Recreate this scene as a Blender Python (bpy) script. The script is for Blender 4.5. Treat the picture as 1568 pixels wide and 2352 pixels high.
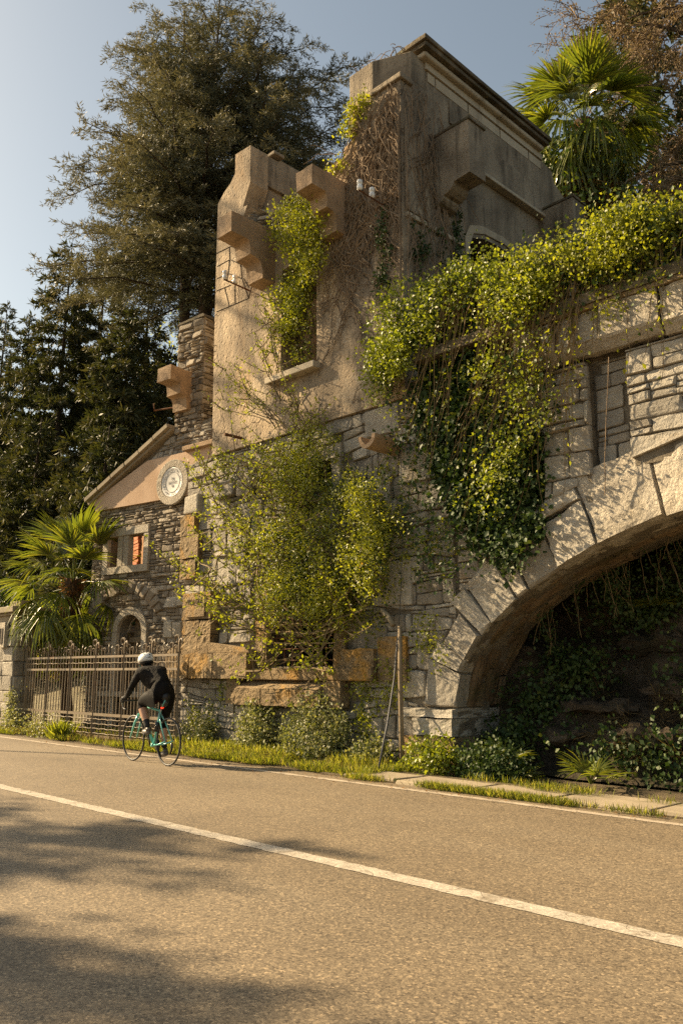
import bpy, bmesh, math, random
import numpy as np
from mathutils import Vector, Matrix, geometry
R = math.radians
rnd = random.Random(11)
rng = np.random.default_rng(5)
sc = bpy.context.scene
for o in list(bpy.data.objects):
    bpy.data.objects.remove(o)
COL = sc.collection

# ------------------------------------------------------------------ camera, sky, sun, exposure
CAMH = 1.32
PITCH = math.atan(369 / 1900.0)
YAW = R(44.83)
cam = bpy.data.cameras.new('camera')
camo = bpy.data.objects.new('camera', cam)
COL.objects.link(camo)
cam.sensor_fit = 'VERTICAL'
cam.sensor_height = 36.0
cam.lens = 1900 / 2352 * 36
cam.clip_start = 0.05
cam.clip_end = 3000
camo.location = (0, 0, CAMH)
camo.rotation_euler = (R(90) + PITCH, 0, R(90) - YAW)
sc.camera = camo

SUN_EL, SUN_AZ = R(32), R(22)          # the light travels +X, turned SUN_AZ towards +Y
sdir = Vector((-math.cos(SUN_EL) * math.cos(SUN_AZ), -math.cos(SUN_EL) * math.sin(SUN_AZ), math.sin(SUN_EL)))
w = bpy.data.worlds.new('World')
sc.world = w
w.use_nodes = True
nt = w.node_tree
bg = nt.nodes['Background']
sky = nt.nodes.new('ShaderNodeTexSky')
sky.sky_type = 'NISHITA'
sky.sun_disc = False
sky.sun_elevation = SUN_EL
sky.sun_rotation = math.atan2(sdir.x, sdir.y)
sky.air_density = 1.0
sky.dust_density = 1.6
sky.ozone_density = 1.0
wb = nt.nodes.new('ShaderNodeMix'); wb.data_type = 'RGBA'; wb.blend_type = 'MULTIPLY'; wb.inputs[0].default_value = 1.0
wb.inputs[7].default_value = (1.04, 0.985, 0.82, 1)          # the photograph's warm white balance, alike over the whole sky
hs = nt.nodes.new('ShaderNodeHueSaturation'); hs.inputs['Saturation'].default_value = 0.80
nt.links.new(sky.outputs[0], hs.inputs['Color'])
nt.links.new(hs.outputs[0], wb.inputs[6])
nt.links.new(wb.outputs[2], bg.inputs[0])
bg.inputs[1].default_value = 0.068
sl = bpy.data.lights.new('sun', 'SUN')
sl.energy = 5.0
sl.angle = R(0.55)
sl.color = (1.0, 0.765, 0.46)
so = bpy.data.objects.new('sun', sl)
COL.objects.link(so)
so.rotation_euler = sdir.to_track_quat('Z', 'Y').to_euler()
sc.view_settings.view_transform = 'Standard'
sc.view_settings.look = 'None'
sc.view_settings.exposure = 1.36
sc.view_settings.gamma = 1.0
sc.cycles.use_denoising = False
sc.cycles.max_bounces = 6
sc.cycles.diffuse_bounces = 3
sc.cycles.transmission_bounces = 4
sc.cycles.transparent_max_bounces = 4

# ------------------------------------------------------------------ where things stand: sight lines met with real planes
FW = (-math.cos(YAW), math.sin(YAW)); RT = (math.sin(YAW), math.cos(YAW))
CP, SP = math.cos(PITCH), math.sin(PITCH)
def ray(px, py):
    u = px - 784.0; v = py - 1176.0
    f = 1900 * CP + v * SP
    return (f * FW[0] + u * RT[0], f * FW[1] + u * RT[1], 1900 * SP - v * CP)
def onY(px, py, Y):
    d = ray(px, py); t = Y / d[1]
    return Vector((d[0] * t, Y, CAMH + d[2] * t))
def onX(px, py, X):
    d = ray(px, py); t = X / d[0]
    return Vector((X, d[1] * t, CAMH + d[2] * t))
def onZ(px, py, Z=0.0):
    d = ray(px, py); t = (Z - CAMH) / d[2]
    return Vector((d[0] * t, d[1] * t, Z))

# ------------------------------------------------------------------ materials
def mnode(nt, typ, **kw):
    n = nt.nodes.new('ShaderNode' + typ)
    for k, v in kw.items():
        setattr(n, k, v)
    return n
def ramp(nt, fac, stops):
    r = mnode(nt, 'ValToRGB')
    while len(r.color_ramp.elements) < len(stops):
        r.color_ramp.elements.new(0.5)
    for e, (p, c) in zip(r.color_ramp.elements, stops):
        e.position = p
        e.color = tuple(c) + (1,) if len(c) == 3 else c
    nt.links.new(fac, r.inputs[0])
    return r.outputs[0]
def mixc(nt, fac, a, b, mode='MIX'):
    m = mnode(nt, 'Mix', data_type='RGBA', blend_type=mode)
    for s, v in ((m.inputs[0], fac), (m.inputs[6], a), (m.inputs[7], b)):
        if hasattr(v, 'is_output'):
            nt.links.new(v, s)
        elif isinstance(v, (int, float)):
            s.default_value = v
        else:
            s.default_value = tuple(v) + (1,)
    return m.outputs[2]
def noise(nt, vec, scale, detail=6, rough=0.6, dist=0.0, stretch=None):
    n = mnode(nt, 'TexNoise')
    n.inputs['Scale'].default_value = scale
    n.inputs['Detail'].default_value = detail
    n.inputs['Roughness'].default_value = rough
    n.inputs['Distortion'].default_value = dist
    if stretch:
        m = mnode(nt, 'Mapping'); m.inputs['Scale'].default_value = stretch
        nt.links.new(vec, m.inputs[0]); vec = m.outputs[0]
    nt.links.new(vec, n.inputs['Vector'])
    return n.outputs['Fac']
def spread(nt, v, lo, hi):
    m = mnode(nt, 'MapRange'); m.inputs[1].default_value = lo; m.inputs[2].default_value = hi
    nt.links.new(v, m.inputs[0])
    return m.outputs[0]
def surface(name, stops, scale=3.0, rough=0.9, bump=0.5, bscale=25.0, bdist=0.02, tint=0.0, stains=(), speck=None, pits=None, cracks=None, spec=0.3, stretch=None, detail=8, grain=None):
    m = bpy.data.materials.new(name); m.use_nodes = True
    nt = m.node_tree; b = nt.nodes['Principled BSDF']
    geo = mnode(nt, 'NewGeometry'); pos = geo.outputs['Position']
    f = noise(nt, pos, scale, detail, 0.62, 0.3, stretch)
    f = spread(nt, f, 0.28, 0.72)
    if tint:
        a = mnode(nt, 'Attribute', attribute_name='tint')
        mx = mnode(nt, 'Mix', data_type='FLOAT'); mx.inputs[0].default_value = tint
        nt.links.new(f, mx.inputs[2]); nt.links.new(a.outputs['Fac'], mx.inputs[3]); f = mx.outputs[0]
    c = ramp(nt, f, stops)
    for (col, sc_, lo, hi, amt, st) in stains:
        s = spread(nt, noise(nt, pos, sc_, 7, 0.65, 0.6, st), lo, hi)
        mm = mnode(nt, 'Math', operation='MULTIPLY'); nt.links.new(s, mm.inputs[0]); mm.inputs[1].default_value = amt
        c = mixc(nt, mm.outputs[0], c, col)
    if speck:
        s = noise(nt, pos, speck[0], 2, 0.5)
        c = mixc(nt, speck[1], c, ramp(nt, s, [(0.35, (0.1, 0.1, 0.1)), (0.65, (1, 1, 1))]), 'OVERLAY')
    for g_, amt in (grain or ()):
        v = mnode(nt, 'TexVoronoi'); v.inputs['Scale'].default_value = g_
        nt.links.new(pos, v.inputs['Vector'])
        sx = mnode(nt, 'SeparateColor'); nt.links.new(v.outputs['Color'], sx.inputs[0])
        c = mixc(nt, amt, c, ramp(nt, sx.outputs[0], [(0.0, (0.30, 0.29, 0.28)), (0.25, (0.75, 0.74, 0.73)), (0.8, (1.1, 1.1, 1.08)), (1.0, (1.9, 1.85, 1.75))]), 'MULTIPLY')
    hts = noise(nt, pos, bscale, 8, 0.68)
    if pits:
        v = mnode(nt, 'TexVoronoi'); v.inputs['Scale'].default_value = pits[0]
        nt.links.new(pos, v.inputs['Vector'])
        p = spread(nt, v.outputs['Distance'], 0.05, pits[1])
        pn = mnode(nt, 'Math', operation='MULTIPLY'); nt.links.new(p, pn.inputs[0]); nt.links.new(hts, pn.inputs[1]); hts = pn.outputs[0]
        c = mixc(nt, 0.35, c, ramp(nt, p, [(0, (0.25, 0.2, 0.15)), (1, (1, 1, 1))]), 'MULTIPLY')
    if cracks:
        v = mnode(nt, 'TexVoronoi', feature='DISTANCE_TO_EDGE'); v.inputs['Scale'].default_value = cracks
        ns = mnode(nt, 'TexNoise'); ns.inputs['Scale'].default_value = 2.5; nt.links.new(pos, ns.inputs['Vector'])
        ad = mnode(nt, 'VectorMath', operation='ADD'); nt.links.new(pos, ad.inputs[0]); nt.links.new(ns.outputs['Color'], ad.inputs[1])
        nt.links.new(ad.outputs[0], v.inputs['Vector'])
        k = spread(nt, v.outputs['Distance'], 0.0, 0.012)
        c = mixc(nt, 0.75, c, ramp(nt, k, [(0, (0.2, 0.16, 0.12)), (1, (1, 1, 1))]), 'MULTIPLY')
        pn = mnode(nt, 'Math', operation='MULTIPLY'); nt.links.new(k, pn.inputs[0]); nt.links.new(hts, pn.inputs[1]); hts = pn.outputs[0]
    nt.links.new(c, b.inputs['Base Color'])
    b.inputs['Roughness'].default_value = rough
    b.inputs['Specular IOR Level'].default_value = spec
    if bump:
        bp = mnode(nt, 'Bump'); bp.inputs['Strength'].default_value = bump; bp.inputs['Distance'].default_value = bdist
        nt.links.new(hts, bp.inputs['Height']); nt.links.new(bp.outputs[0], b.inputs['Normal'])
    return m
def plain(name, col, rough=0.5, metal=0.0, spec=0.5, emit=None):
    m = bpy.data.materials.new(name); m.use_nodes = True
    nt = m.node_tree; b = nt.nodes['Principled BSDF']
    geo = mnode(nt, 'TexCoord')
    f = noise(nt, geo.outputs['Object'], 14, 4)
    c = ramp(nt, f, [(0.3, tuple(x * 0.82 for x in col)), (0.7, tuple(min(1, x * 1.15) for x in col))])
    nt.links.new(c, b.inputs['Base Color'])
    b.inputs['Roughness'].default_value = rough; b.inputs['Metallic'].default_value = metal
    b.inputs['Specular IOR Level'].default_value = spec
    if emit:
        b.inputs['Emission Color'].default_value = tuple(emit[0]) + (1,); b.inputs['Emission Strength'].default_value = emit[1]
    return m
def leafmat(name, stops, trans=0.45, rough=0.45, spec=0.4, tcol=(1.5, 1.5, 0.6)):
    m = bpy.data.materials.new(name); m.use_nodes = True
    nt = m.node_tree; b = nt.nodes['Principled BSDF']; out = nt.nodes['Material Output']
    a = mnode(nt, 'Attribute', attribute_name='tint')
    c = ramp(nt, a.outputs['Fac'], stops)
    nt.links.new(c, b.inputs['Base Color'])
    b.inputs['Roughness'].default_value = rough; b.inputs['Specular IOR Level'].default_value = spec
    t = mnode(nt, 'BsdfTranslucent')
    nt.links.new(mixc(nt, 1.0, c, tcol, 'MULTIPLY'), t.inputs[0])
    mx = mnode(nt, 'MixShader'); mx.inputs[0].default_value = trans
    nt.links.new(b.outputs[0], mx.inputs[1]); nt.links.new(t.outputs[0], mx.inputs[2])
    nt.links.new(mx.outputs[0], out.inputs[0])
    return m

M = {}
M['asphalt'] = surface('asphalt', [(0, (0.152, 0.117, 0.076)), (1, (0.214, 0.167, 0.110))], 0.6, 0.72, 0.15, 120, 0.006, grain=((75, 0.75), (140, 0.6)), stains=(((0.085, 0.068, 0.047), 0.35, 0.5, 0.75, 0.4, (0.22, 1.4, 1)), ((0.235, 0.195, 0.14), 0.5, 0.50, 0.7, 0.5, (0.10, 1.2, 1)), ((0.09, 0.072, 0.05), 2.2, 0.60, 0.72, 0.4, None)), spec=0.5)
M['line'] = surface('road_paint', [(0, (0.36, 0.315, 0.255)), (1, (0.50, 0.45, 0.375))], 6, 0.7, 0.4, 90, 0.006, grain=((90, 0.45),), stains=(((0.19, 0.155, 0.11), 4.0, 0.54, 0.70, 0.75, (2.2, 0.8, 1)), ((0.16, 0.13, 0.09), 22, 0.58, 0.66, 0.6, None)), cracks=1.6)
M['edge'] = surface('worn_road_paint', [(0, (0.34, 0.28, 0.21)), (1, (0.50, 0.43, 0.34))], 6, 0.75, 0.5, 90, 0.006, stains=(((0.17, 0.14, 0.10), 5.0, 0.50, 0.66, 0.85, (0.6, 2, 1)),), cracks=2.2)
M['soil'] = surface('earth', [(0, (0.06, 0.045, 0.025)), (0.6, (0.13, 0.10, 0.06)), (1, (0.20, 0.16, 0.10))], 4, 0.95, 1.0, 40, 0.03)
M['under'] = surface('leaf_litter', [(0, (0.03, 0.035, 0.012)), (0.5, (0.07, 0.06, 0.03)), (1, (0.13, 0.11, 0.05))], 2.5, 0.95, 1.0, 20, 0.06)
M['gravel'] = surface('gravel', [(0, (0.10, 0.085, 0.05)), (1, (0.24, 0.205, 0.125))], 3, 0.95, 1.0, 60, 0.03, speck=(50, 0.7))
M['slab'] = surface('paving_stone', [(0, (0.22, 0.18, 0.13)), (1, (0.36, 0.30, 0.21))], 2.5, 0.9, 0.5, 40, 0.01, tint=0.4, stains=(((0.12, 0.11, 0.06), 1.5, 0.5, 0.7, 0.5, None),))
M['stucco'] = surface('tower_stucco', [(0, (0.26, 0.198, 0.132)), (0.5, (0.40, 0.308, 0.205)), (1, (0.52, 0.42, 0.295))], 1.1, 0.92, 0.9, 16, 0.032, pits=(9, 0.30), cracks=0.55,
    stains=(((0.40, 0.22, 0.07), 0.6, 0.56, 0.68, 0.6, (1.2, 1.2, 0.35)), ((0.125, 0.102, 0.078), 0.6, 0.46, 0.66, 0.75, (2.4, 2.4, 0.45)), ((0.10, 0.08, 0.06), 3.2, 0.54, 0.68, 0.65, (1.5, 1.5, 0.6)), ((0.46, 0.39, 0.295), 1.9, 0.60, 0.66, 0.6, None)))
M['cement'] = surface('weathered_cement', [(0, (0.13, 0.105, 0.075)), (0.5, (0.25, 0.205, 0.15)), (1, (0.36, 0.30, 0.22))], 1.1, 0.93, 0.8, 22, 0.025, pits=(14, 0.3),
    stains=(((0.055, 0.045, 0.032), 1.4, 0.50, 0.68, 0.8, (3.0, 3.0, 0.35)), ((0.34, 0.29, 0.22), 2.2, 0.62, 0.72, 0.5, None)))
M['frieze'] = surface('pale_plaster', [(0, (0.30, 0.25, 0.18)), (0.5, (0.40, 0.34, 0.25)), (1, (0.47, 0.41, 0.31))], 1.0, 0.92, 0.4, 24, 0.015,
    stains=(((0.13, 0.105, 0.075), 1.1, 0.54, 0.72, 0.7, (3.0, 3.0, 0.3)),))
M['coping'] = surface('mossy_coping', [(0, (0.05, 0.042, 0.028)), (0.6, (0.15, 0.12, 0.08)), (1, (0.28, 0.23, 0.16))], 2.4, 0.95, 1.0, 26, 0.04, stains=(((0.09, 0.085, 0.03), 2.5, 0.5, 0.66, 0.6, None),))
M['corbel'] = surface('corbel_cement', [(0, (0.24, 0.165, 0.10)), (0.6, (0.36, 0.25, 0.155)), (1, (0.42, 0.30, 0.19))], 1.8, 0.92, 0.6, 26, 0.02, pits=(16, 0.28), stains=(((0.13, 0.10, 0.07), 1.6, 0.5, 0.7, 0.7, (1.5, 1.5, 0.6)),))
M['pink'] = surface('pink_plaster', [(0, (0.39, 0.265, 0.175)), (0.5, (0.48, 0.34, 0.235)), (1, (0.55, 0.405, 0.29))], 0.9, 0.92, 0.35, 20, 0.015, stains=(((0.34, 0.22, 0.13), 1.2, 0.52, 0.7, 0.6, (1, 1, 0.5)), ((0.24, 0.21, 0.15), 2.4, 0.63, 0.72, 0.5, None)))
M['stone'] = surface('rubble_stone', [(0, (0.14, 0.122, 0.098)), (0.35, (0.27, 0.242, 0.20)), (0.7, (0.38, 0.345, 0.285)), (1, (0.50, 0.455, 0.38))], 5, 0.9, 1.0, 16, 0.05, tint=0.6,
    stains=(((0.36, 0.22, 0.07), 0.9, 0.60, 0.74, 0.55, None), ((0.08, 0.07, 0.05), 2.2, 0.60, 0.76, 0.6, None)))
M['stoneb'] = surface('brown_rubble_stone', [(0, (0.11, 0.09, 0.066)), (0.35, (0.22, 0.183, 0.137)), (0.7, (0.33, 0.28, 0.213)), (1, (0.47, 0.41, 0.32))], 6, 0.9, 1.0, 22, 0.04, tint=0.7,
    stains=(((0.30, 0.15, 0.07), 1.2, 0.62, 0.74, 0.5, None),))
M['mortar'] = surface('mortar', [(0, (0.11, 0.09, 0.066)), (1, (0.27, 0.23, 0.17))], 5, 0.95, 1.0, 35, 0.04)
M['tuff'] = surface('yellow_tuff', [(0, (0.14, 0.10, 0.055)), (0.5, (0.24, 0.175, 0.10)), (1, (0.34, 0.255, 0.15))], 3.0, 0.95, 1.0, 14, 0.05, pits=(22, 0.38), tint=0.25,
    stains=(((0.42, 0.22, 0.03), 1.6, 0.52, 0.66, 0.75, None), ((0.09, 0.075, 0.05), 1.9, 0.56, 0.7, 0.6, None)))
M['granite'] = surface('pale_granite', [(0, (0.30, 0.262, 0.205)), (1, (0.50, 0.445, 0.36))], 2.2, 0.9, 1.0, 18, 0.05, speck=(60, 0.3), tint=0.3, stains=(((0.14, 0.12, 0.085), 1.1, 0.54, 0.72, 0.6, None), ((0.36, 0.25, 0.11), 0.8, 0.58, 0.72, 0.45, None)))
M['marble'] = surface('white_marble', [(0, (0.56, 0.54, 0.50)), (1, (0.68, 0.66, 0.61))], 2, 0.45, 0.05, 10, 0.005)
M['brick'] = surface('red_brick', [(0, (0.32, 0.10, 0.045)), (1, (0.50, 0.19, 0.09))], 7, 0.9, 0.7, 40, 0.01, tint=0.5)
M['interior'] = surface('interior_plaster', [(0, (0.24, 0.115, 0.05)), (1, (0.40, 0.215, 0.10))], 3, 0.9, 0.5, 20, 0.02)
M['wood'] = surface('old_wood', [(0, (0.15, 0.11, 0.07)), (1, (0.30, 0.235, 0.15))], 3, 0.8, 0.5, 40, 0.01, stretch=(8, 8, 0.8))
M['iron'] = surface('brown_painted_iron', [(0, (0.12, 0.088, 0.05)), (1, (0.21, 0.155, 0.095))], 8, 0.5, 0.3, 60, 0.004, stains=(((0.20, 0.085, 0.025), 5, 0.58, 0.7, 0.6, None),), spec=0.5)
M['rust'] = surface('rusty_iron', [(0, (0.06, 0.035, 0.02)), (1, (0.18, 0.075, 0.03))], 9, 0.85, 0.5, 50, 0.006)
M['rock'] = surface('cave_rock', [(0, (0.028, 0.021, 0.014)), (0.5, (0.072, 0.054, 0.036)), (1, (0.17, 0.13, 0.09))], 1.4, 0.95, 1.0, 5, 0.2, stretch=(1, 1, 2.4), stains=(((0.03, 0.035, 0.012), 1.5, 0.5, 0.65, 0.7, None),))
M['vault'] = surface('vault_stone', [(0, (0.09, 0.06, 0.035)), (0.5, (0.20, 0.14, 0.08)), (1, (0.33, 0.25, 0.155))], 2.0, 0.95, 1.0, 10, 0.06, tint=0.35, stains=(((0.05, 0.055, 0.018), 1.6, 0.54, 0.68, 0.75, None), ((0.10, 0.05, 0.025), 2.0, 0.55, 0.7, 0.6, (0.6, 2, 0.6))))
M['porcelain'] = plain('white_porcelain', (0.78, 0.76, 0.72), 0.2)
M['bark'] = surface('bark', [(0, (0.035, 0.025, 0.017)), (1, (0.13, 0.095, 0.065))], 3, 0.95, 1.0, 12, 0.08, stretch=(3, 3, 0.5))
M['twig'] = surface('grey_brown_twig', [(0, (0.13, 0.09, 0.055)), (1, (0.30, 0.22, 0.145))], 6, 0.9, 0.3, 30, 0.01)
M['stem'] = surface('green_brown_stem', [(0, (0.10, 0.07, 0.03)), (1, (0.24, 0.17, 0.085))], 6, 0.85, 0.2, 30, 0.01)
M['fibre'] = surface('palm_fibre', [(0, (0.03, 0.018, 0.01)), (1, (0.13, 0.08, 0.045))], 6, 0.95, 1.0, 30, 0.05, stretch=(4, 4, 1))
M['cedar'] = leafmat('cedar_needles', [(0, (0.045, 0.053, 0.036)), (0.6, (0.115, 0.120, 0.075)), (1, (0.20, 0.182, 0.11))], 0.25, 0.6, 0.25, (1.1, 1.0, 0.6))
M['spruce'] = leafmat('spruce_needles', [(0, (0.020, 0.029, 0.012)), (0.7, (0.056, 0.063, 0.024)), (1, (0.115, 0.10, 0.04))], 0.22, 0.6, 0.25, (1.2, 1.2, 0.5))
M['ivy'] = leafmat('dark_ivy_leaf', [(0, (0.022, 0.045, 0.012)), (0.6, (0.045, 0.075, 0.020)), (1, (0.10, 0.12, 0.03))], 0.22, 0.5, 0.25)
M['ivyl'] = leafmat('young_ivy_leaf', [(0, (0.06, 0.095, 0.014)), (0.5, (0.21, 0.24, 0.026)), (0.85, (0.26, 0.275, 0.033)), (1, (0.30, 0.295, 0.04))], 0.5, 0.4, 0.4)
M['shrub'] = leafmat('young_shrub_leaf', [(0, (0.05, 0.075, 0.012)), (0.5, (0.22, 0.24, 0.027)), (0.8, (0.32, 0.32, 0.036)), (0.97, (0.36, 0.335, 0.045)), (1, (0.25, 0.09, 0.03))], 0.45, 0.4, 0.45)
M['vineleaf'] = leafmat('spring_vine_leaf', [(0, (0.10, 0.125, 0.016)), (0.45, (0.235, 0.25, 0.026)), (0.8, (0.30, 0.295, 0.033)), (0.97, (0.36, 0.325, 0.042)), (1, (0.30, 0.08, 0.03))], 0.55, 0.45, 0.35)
M['pale'] = leafmat('pale_ivy_leaf', [(0, (0.06, 0.085, 0.025)), (0.5, (0.22, 0.23, 0.09)), (1, (0.40, 0.37, 0.21))], 0.3, 0.5, 0.3)
M['grass'] = leafmat('grass_blade', [(0, (0.07, 0.10, 0.018)), (0.6, (0.22, 0.235, 0.032)), (1, (0.40, 0.35, 0.10))], 0.5, 0.5, 0.3)
M['dry'] = leafmat('dry_grass_blade', [(0, (0.06, 0.045, 0.022)), (1, (0.18, 0.13, 0.065))], 0.3, 0.7, 0.2)
M['brownbud'] = leafmat('brown_bud', [(0, (0.12, 0.085, 0.045)), (0.6, (0.26, 0.18, 0.095)), (1, (0.40, 0.30, 0.16))], 0.3, 0.6, 0.2, (1, 1, 0.8))
M['palm'] = leafmat('palm_blade', [(0, (0.06, 0.085, 0.014)), (0.6, (0.14, 0.165, 0.025)), (1, (0.30, 0.28, 0.035))], 0.4, 0.3, 0.6)
M['deadpalm'] = leafmat('dead_palm_blade', [(0, (0.10, 0.055, 0.02)), (1, (0.30, 0.17, 0.06))], 0.3, 0.6, 0.3, (1.2, 1, 0.7))

# ------------------------------------------------------------------ mesh helpers
def link(name, me, mat=None, parent=None):
    o = bpy.data.objects.new(name, me)
    COL.objects.link(o)
    if parent is not None:
        o.parent = parent
    if mat is not None and me is not None:
        for m in (mat if isinstance(mat, (list, tuple)) else [mat]):
            me.materials.append(m)
    return o
def tag(o, label=None, cat=None, group=None, kind=None):
    if label: o['label'] = label
    if cat: o['category'] = cat
    if group: o['group'] = group
    if kind: o['kind'] = kind
    return o
def thing(name, label, cat, loc=(0, 0, 0), group=None, rz=0.0):
    o = bpy.data.objects.new(name, None)
    COL.objects.link(o)
    o.location = loc; o.rotation_euler = (0, 0, rz)
    o.empty_display_size = 0.2
    return tag(o, label, cat, group)
def npmesh(name, V, Fc, tint=None):
    """V (n,3), Fc (m,k) all faces with k corners."""
    me = bpy.data.meshes.new(name)
    V = np.asarray(V, np.float32); Fc = np.asarray(Fc, np.int32)
    m, k = Fc.shape
    me.vertices.add(len(V)); me.vertices.foreach_set('co', V.ravel())
    me.loops.add(m * k); me.loops.foreach_set('vertex_index', Fc.ravel())
    me.polygons.add(m)
    me.polygons.foreach_set('loop_start', np.arange(m, dtype=np.int32) * k)
    me.update(calc_edges=True)
    if tint is not None:
        a = me.attributes.new('tint', 'FLOAT', 'POINT')
        a.data.foreach_set('value', np.asarray(tint, np.float32))
    return me
class MB:
    def __init__(s): s.v = []; s.f = []; s.t = []
    def add(s, vs, fs, tint=0.5):
        b = len(s.v); s.v += [tuple(x) for x in vs]; s.f += [tuple(i + b for i in f) for f in fs]; s.t += [tint] * len(vs)
    def box(s, lo, hi, tint=0.5):
        x0, y0, z0 = lo; x1, y1, z1 = hi
        s.add([(x0, y0, z0), (x1, y0, z0), (x1, y1, z0), (x0, y1, z0), (x0, y0, z1), (x1, y0, z1), (x1, y1, z1), (x0, y1, z1)],
              [(0, 3, 2, 1), (4, 5, 6, 7), (0, 1, 5, 4), (1, 2, 6, 5), (2, 3, 7, 6), (3, 0, 4, 7)], tint)
    def prism(s, poly, holes=(), to3=None, d0=0.0, d1=0.1, tint=0.5):
        """poly in 2-D (a,b); to3(a,b,d) gives the point; closed prism between d0 and d1 with holes."""
        loops = [list(poly)] + [list(h) for h in holes]
        flat = [p for l in loops for p in l]
        tris = geometry.tessellate_polygon([[Vector((p[0], p[1], 0)) for p in l] for l in loops])
        n = len(flat)
        vs = [to3(p[0], p[1], d0) for p in flat] + [to3(p[0], p[1], d1) for p in flat]
        fs = []
        for a, b, c in tris:
            fs.append((a, b, c)); fs.append((c + n, b + n, a + n))
        k = 0
        for l in loops:
            m = len(l)
            for i in range(m):
                j = (i + 1) % m
                fs.append((k + i, k + j, k + j + n, k + i + n))
            k += m
        s.add(vs, fs, tint)
    def tube(s, pts, rad, n=6, tint=0.5, caps=True):
        pts = [Vector(p) for p in pts]
        if not isinstance(rad, (list, tuple)): rad = [rad] * len(pts)
        vs = []; fs = []
        up = None
        for i, p in enumerate(pts):
            d = (pts[min(i + 1, len(pts) - 1)] - pts[max(i - 1, 0)])
            if d.length < 1e-9: d = Vector((0, 0, 1))
            d.normalize()
            if up is None:
                up = Vector((0, 0, 1)) if abs(d.z) < 0.9 else Vector((1, 0, 0))
            a = up - d * up.dot(d)
            if a.length < 1e-6: a = d.orthogonal()
            a.normalize(); up = a
            b = d.cross(a)
            for k in range(n):
                t = 2 * math.pi * k / n
                vs.append(p + (a * math.cos(t) + b * math.sin(t)) * rad[i])
        for i in range(len(pts) - 1):
            for k in range(n):
                k2 = (k + 1) % n
                fs.append((i * n + k, i * n + k2, (i + 1) * n + k2, (i + 1) * n + k))
        if caps:
            fs.append(tuple(range(n))[::-1]); fs.append(tuple((len(pts) - 1) * n + k for k in range(n)))
        s.add(vs, fs, tint)
    def lathe(s, prof, n=16, mat=None, tint=0.5):
        """prof (r,z) around Z, mat a 4x4"""
        vs = []; fs = []
        for r, z in prof:
            for k in range(n):
                t = 2 * math.pi * k / n
                p = Vector((r * math.cos(t), r * math.sin(t), z))
                vs.append(mat @ p if mat is not None else p)
        for i in range(len(prof) - 1):
            for k in range(n):
                k2 = (k + 1) % n
                fs.append((i * n + k, i * n + k2, (i + 1) * n + k2, (i + 1) * n + k))
        fs.append(tuple(range(n))[::-1]); fs.append(tuple((len(prof) - 1) * n + k for k in range(n)))
        s.add(vs, fs, tint)
    def mesh(s, name, smooth=False, fix=True):
        me = bpy.data.meshes.new(name)
        me.from_pydata(s.v, [], s.f)
        if fix:
            bm = bmesh.new(); bm.from_mesh(me); bmesh.ops.recalc_face_normals(bm, faces=bm.faces); bm.to_mesh(me); bm.free()
        a = me.attributes.new('tint', 'FLOAT', 'POINT'); a.data.foreach_set('value', np.array(s.t, np.float32))
        if smooth:
            me.polygons.foreach_set('use_smooth', [True] * len(me.polygons))
        me.update()
        return me
    def build(s, name, mat, parent=None, smooth=False, kind=None, fix=True):
        o = link(name, s.mesh(name, smooth, fix), mat, parent)
        if kind: o['kind'] = kind
        return o
def bevel(o, w=0.02, seg=2):
    m = o.modifiers.new('bevel', 'BEVEL'); m.width = w; m.segments = seg; m.limit_method = 'ANGLE'
    return o
def roughen(o, amt=0.02, size=0.25, cuts=0):
    """knocks the edges about: displaces the vertices a little in their own directions"""
    me = o.data
    for v in me.vertices:
        v.co += Vector((rnd.uniform(-amt, amt), rnd.uniform(-amt, amt), rnd.uniform(-amt, amt)))
    return o

from mathutils import noise as mnoise
def rockface(o, amt=0.03, scale=4.0, cuts=5, dirv=None):
    """hewn surface: cuts the faces finer and pushes them in and out by a broken noise"""
    bm = bmesh.new(); bm.from_mesh(o.data)
    bmesh.ops.remove_doubles(bm, verts=bm.verts, dist=0.0005)
    L = [e for e in bm.edges if e.calc_length() > 0.09]
    bmesh.ops.subdivide_edges(bm, edges=L, cuts=cuts, use_grid_fill=True)
    bm.normal_update()
    sd = rnd.uniform(0, 50)
    for v in bm.verts:
        p = v.co * scale + Vector((sd, sd * .7, 0))
        n = mnoise.noise(p) * .55 + abs(mnoise.noise(p * 2.3)) * .5 + mnoise.noise(p * 5.1) * .22 - .2
        v.co += (dirv or v.normal) * (n * amt)
    bm.to_mesh(o.data); bm.free(); o.data.update()
    return o
# ------------------------------------------------------------------ leaves
def unit(a):
    return a / np.maximum(np.linalg.norm(a, axis=1, keepdims=True), 1e-9)
def leafdata(P, D, S, W=0.6, N=None, fold=0.12, tint=None):
    n = len(P)
    D = unit(D)
    if N is None: N = rng.normal(size=(n, 3))
    side = unit(np.cross(D, N)); up = np.cross(side, D)
    S = np.asarray(S).reshape(-1, 1)
    mid = P + D * S * 0.45
    V = np.empty((n, 4, 3))
    V[:, 0] = P; V[:, 1] = mid + side * S * W * 0.5 + up * S * fold; V[:, 2] = P + D * S; V[:, 3] = mid - side * S * W * 0.5 + up * S * fold
    base = np.arange(n)[:, None] * 4
    F1 = np.concatenate([base + np.array([[0, 1, 2]]), base + np.array([[0, 2, 3]])], 1).reshape(-1, 3)
    if tint is None: tint = rng.random(n)
    return V.reshape(-1, 3), F1, np.repeat(tint, 4)
def joinleaf(parts):
    Vs, Fs, Ts, k = [], [], [], 0
    for V, F_, T in parts:
        Vs.append(V); Fs.append(F_ + k); Ts.append(T); k += len(V)
    return np.concatenate(Vs), np.concatenate(Fs), np.concatenate(Ts)
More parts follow.
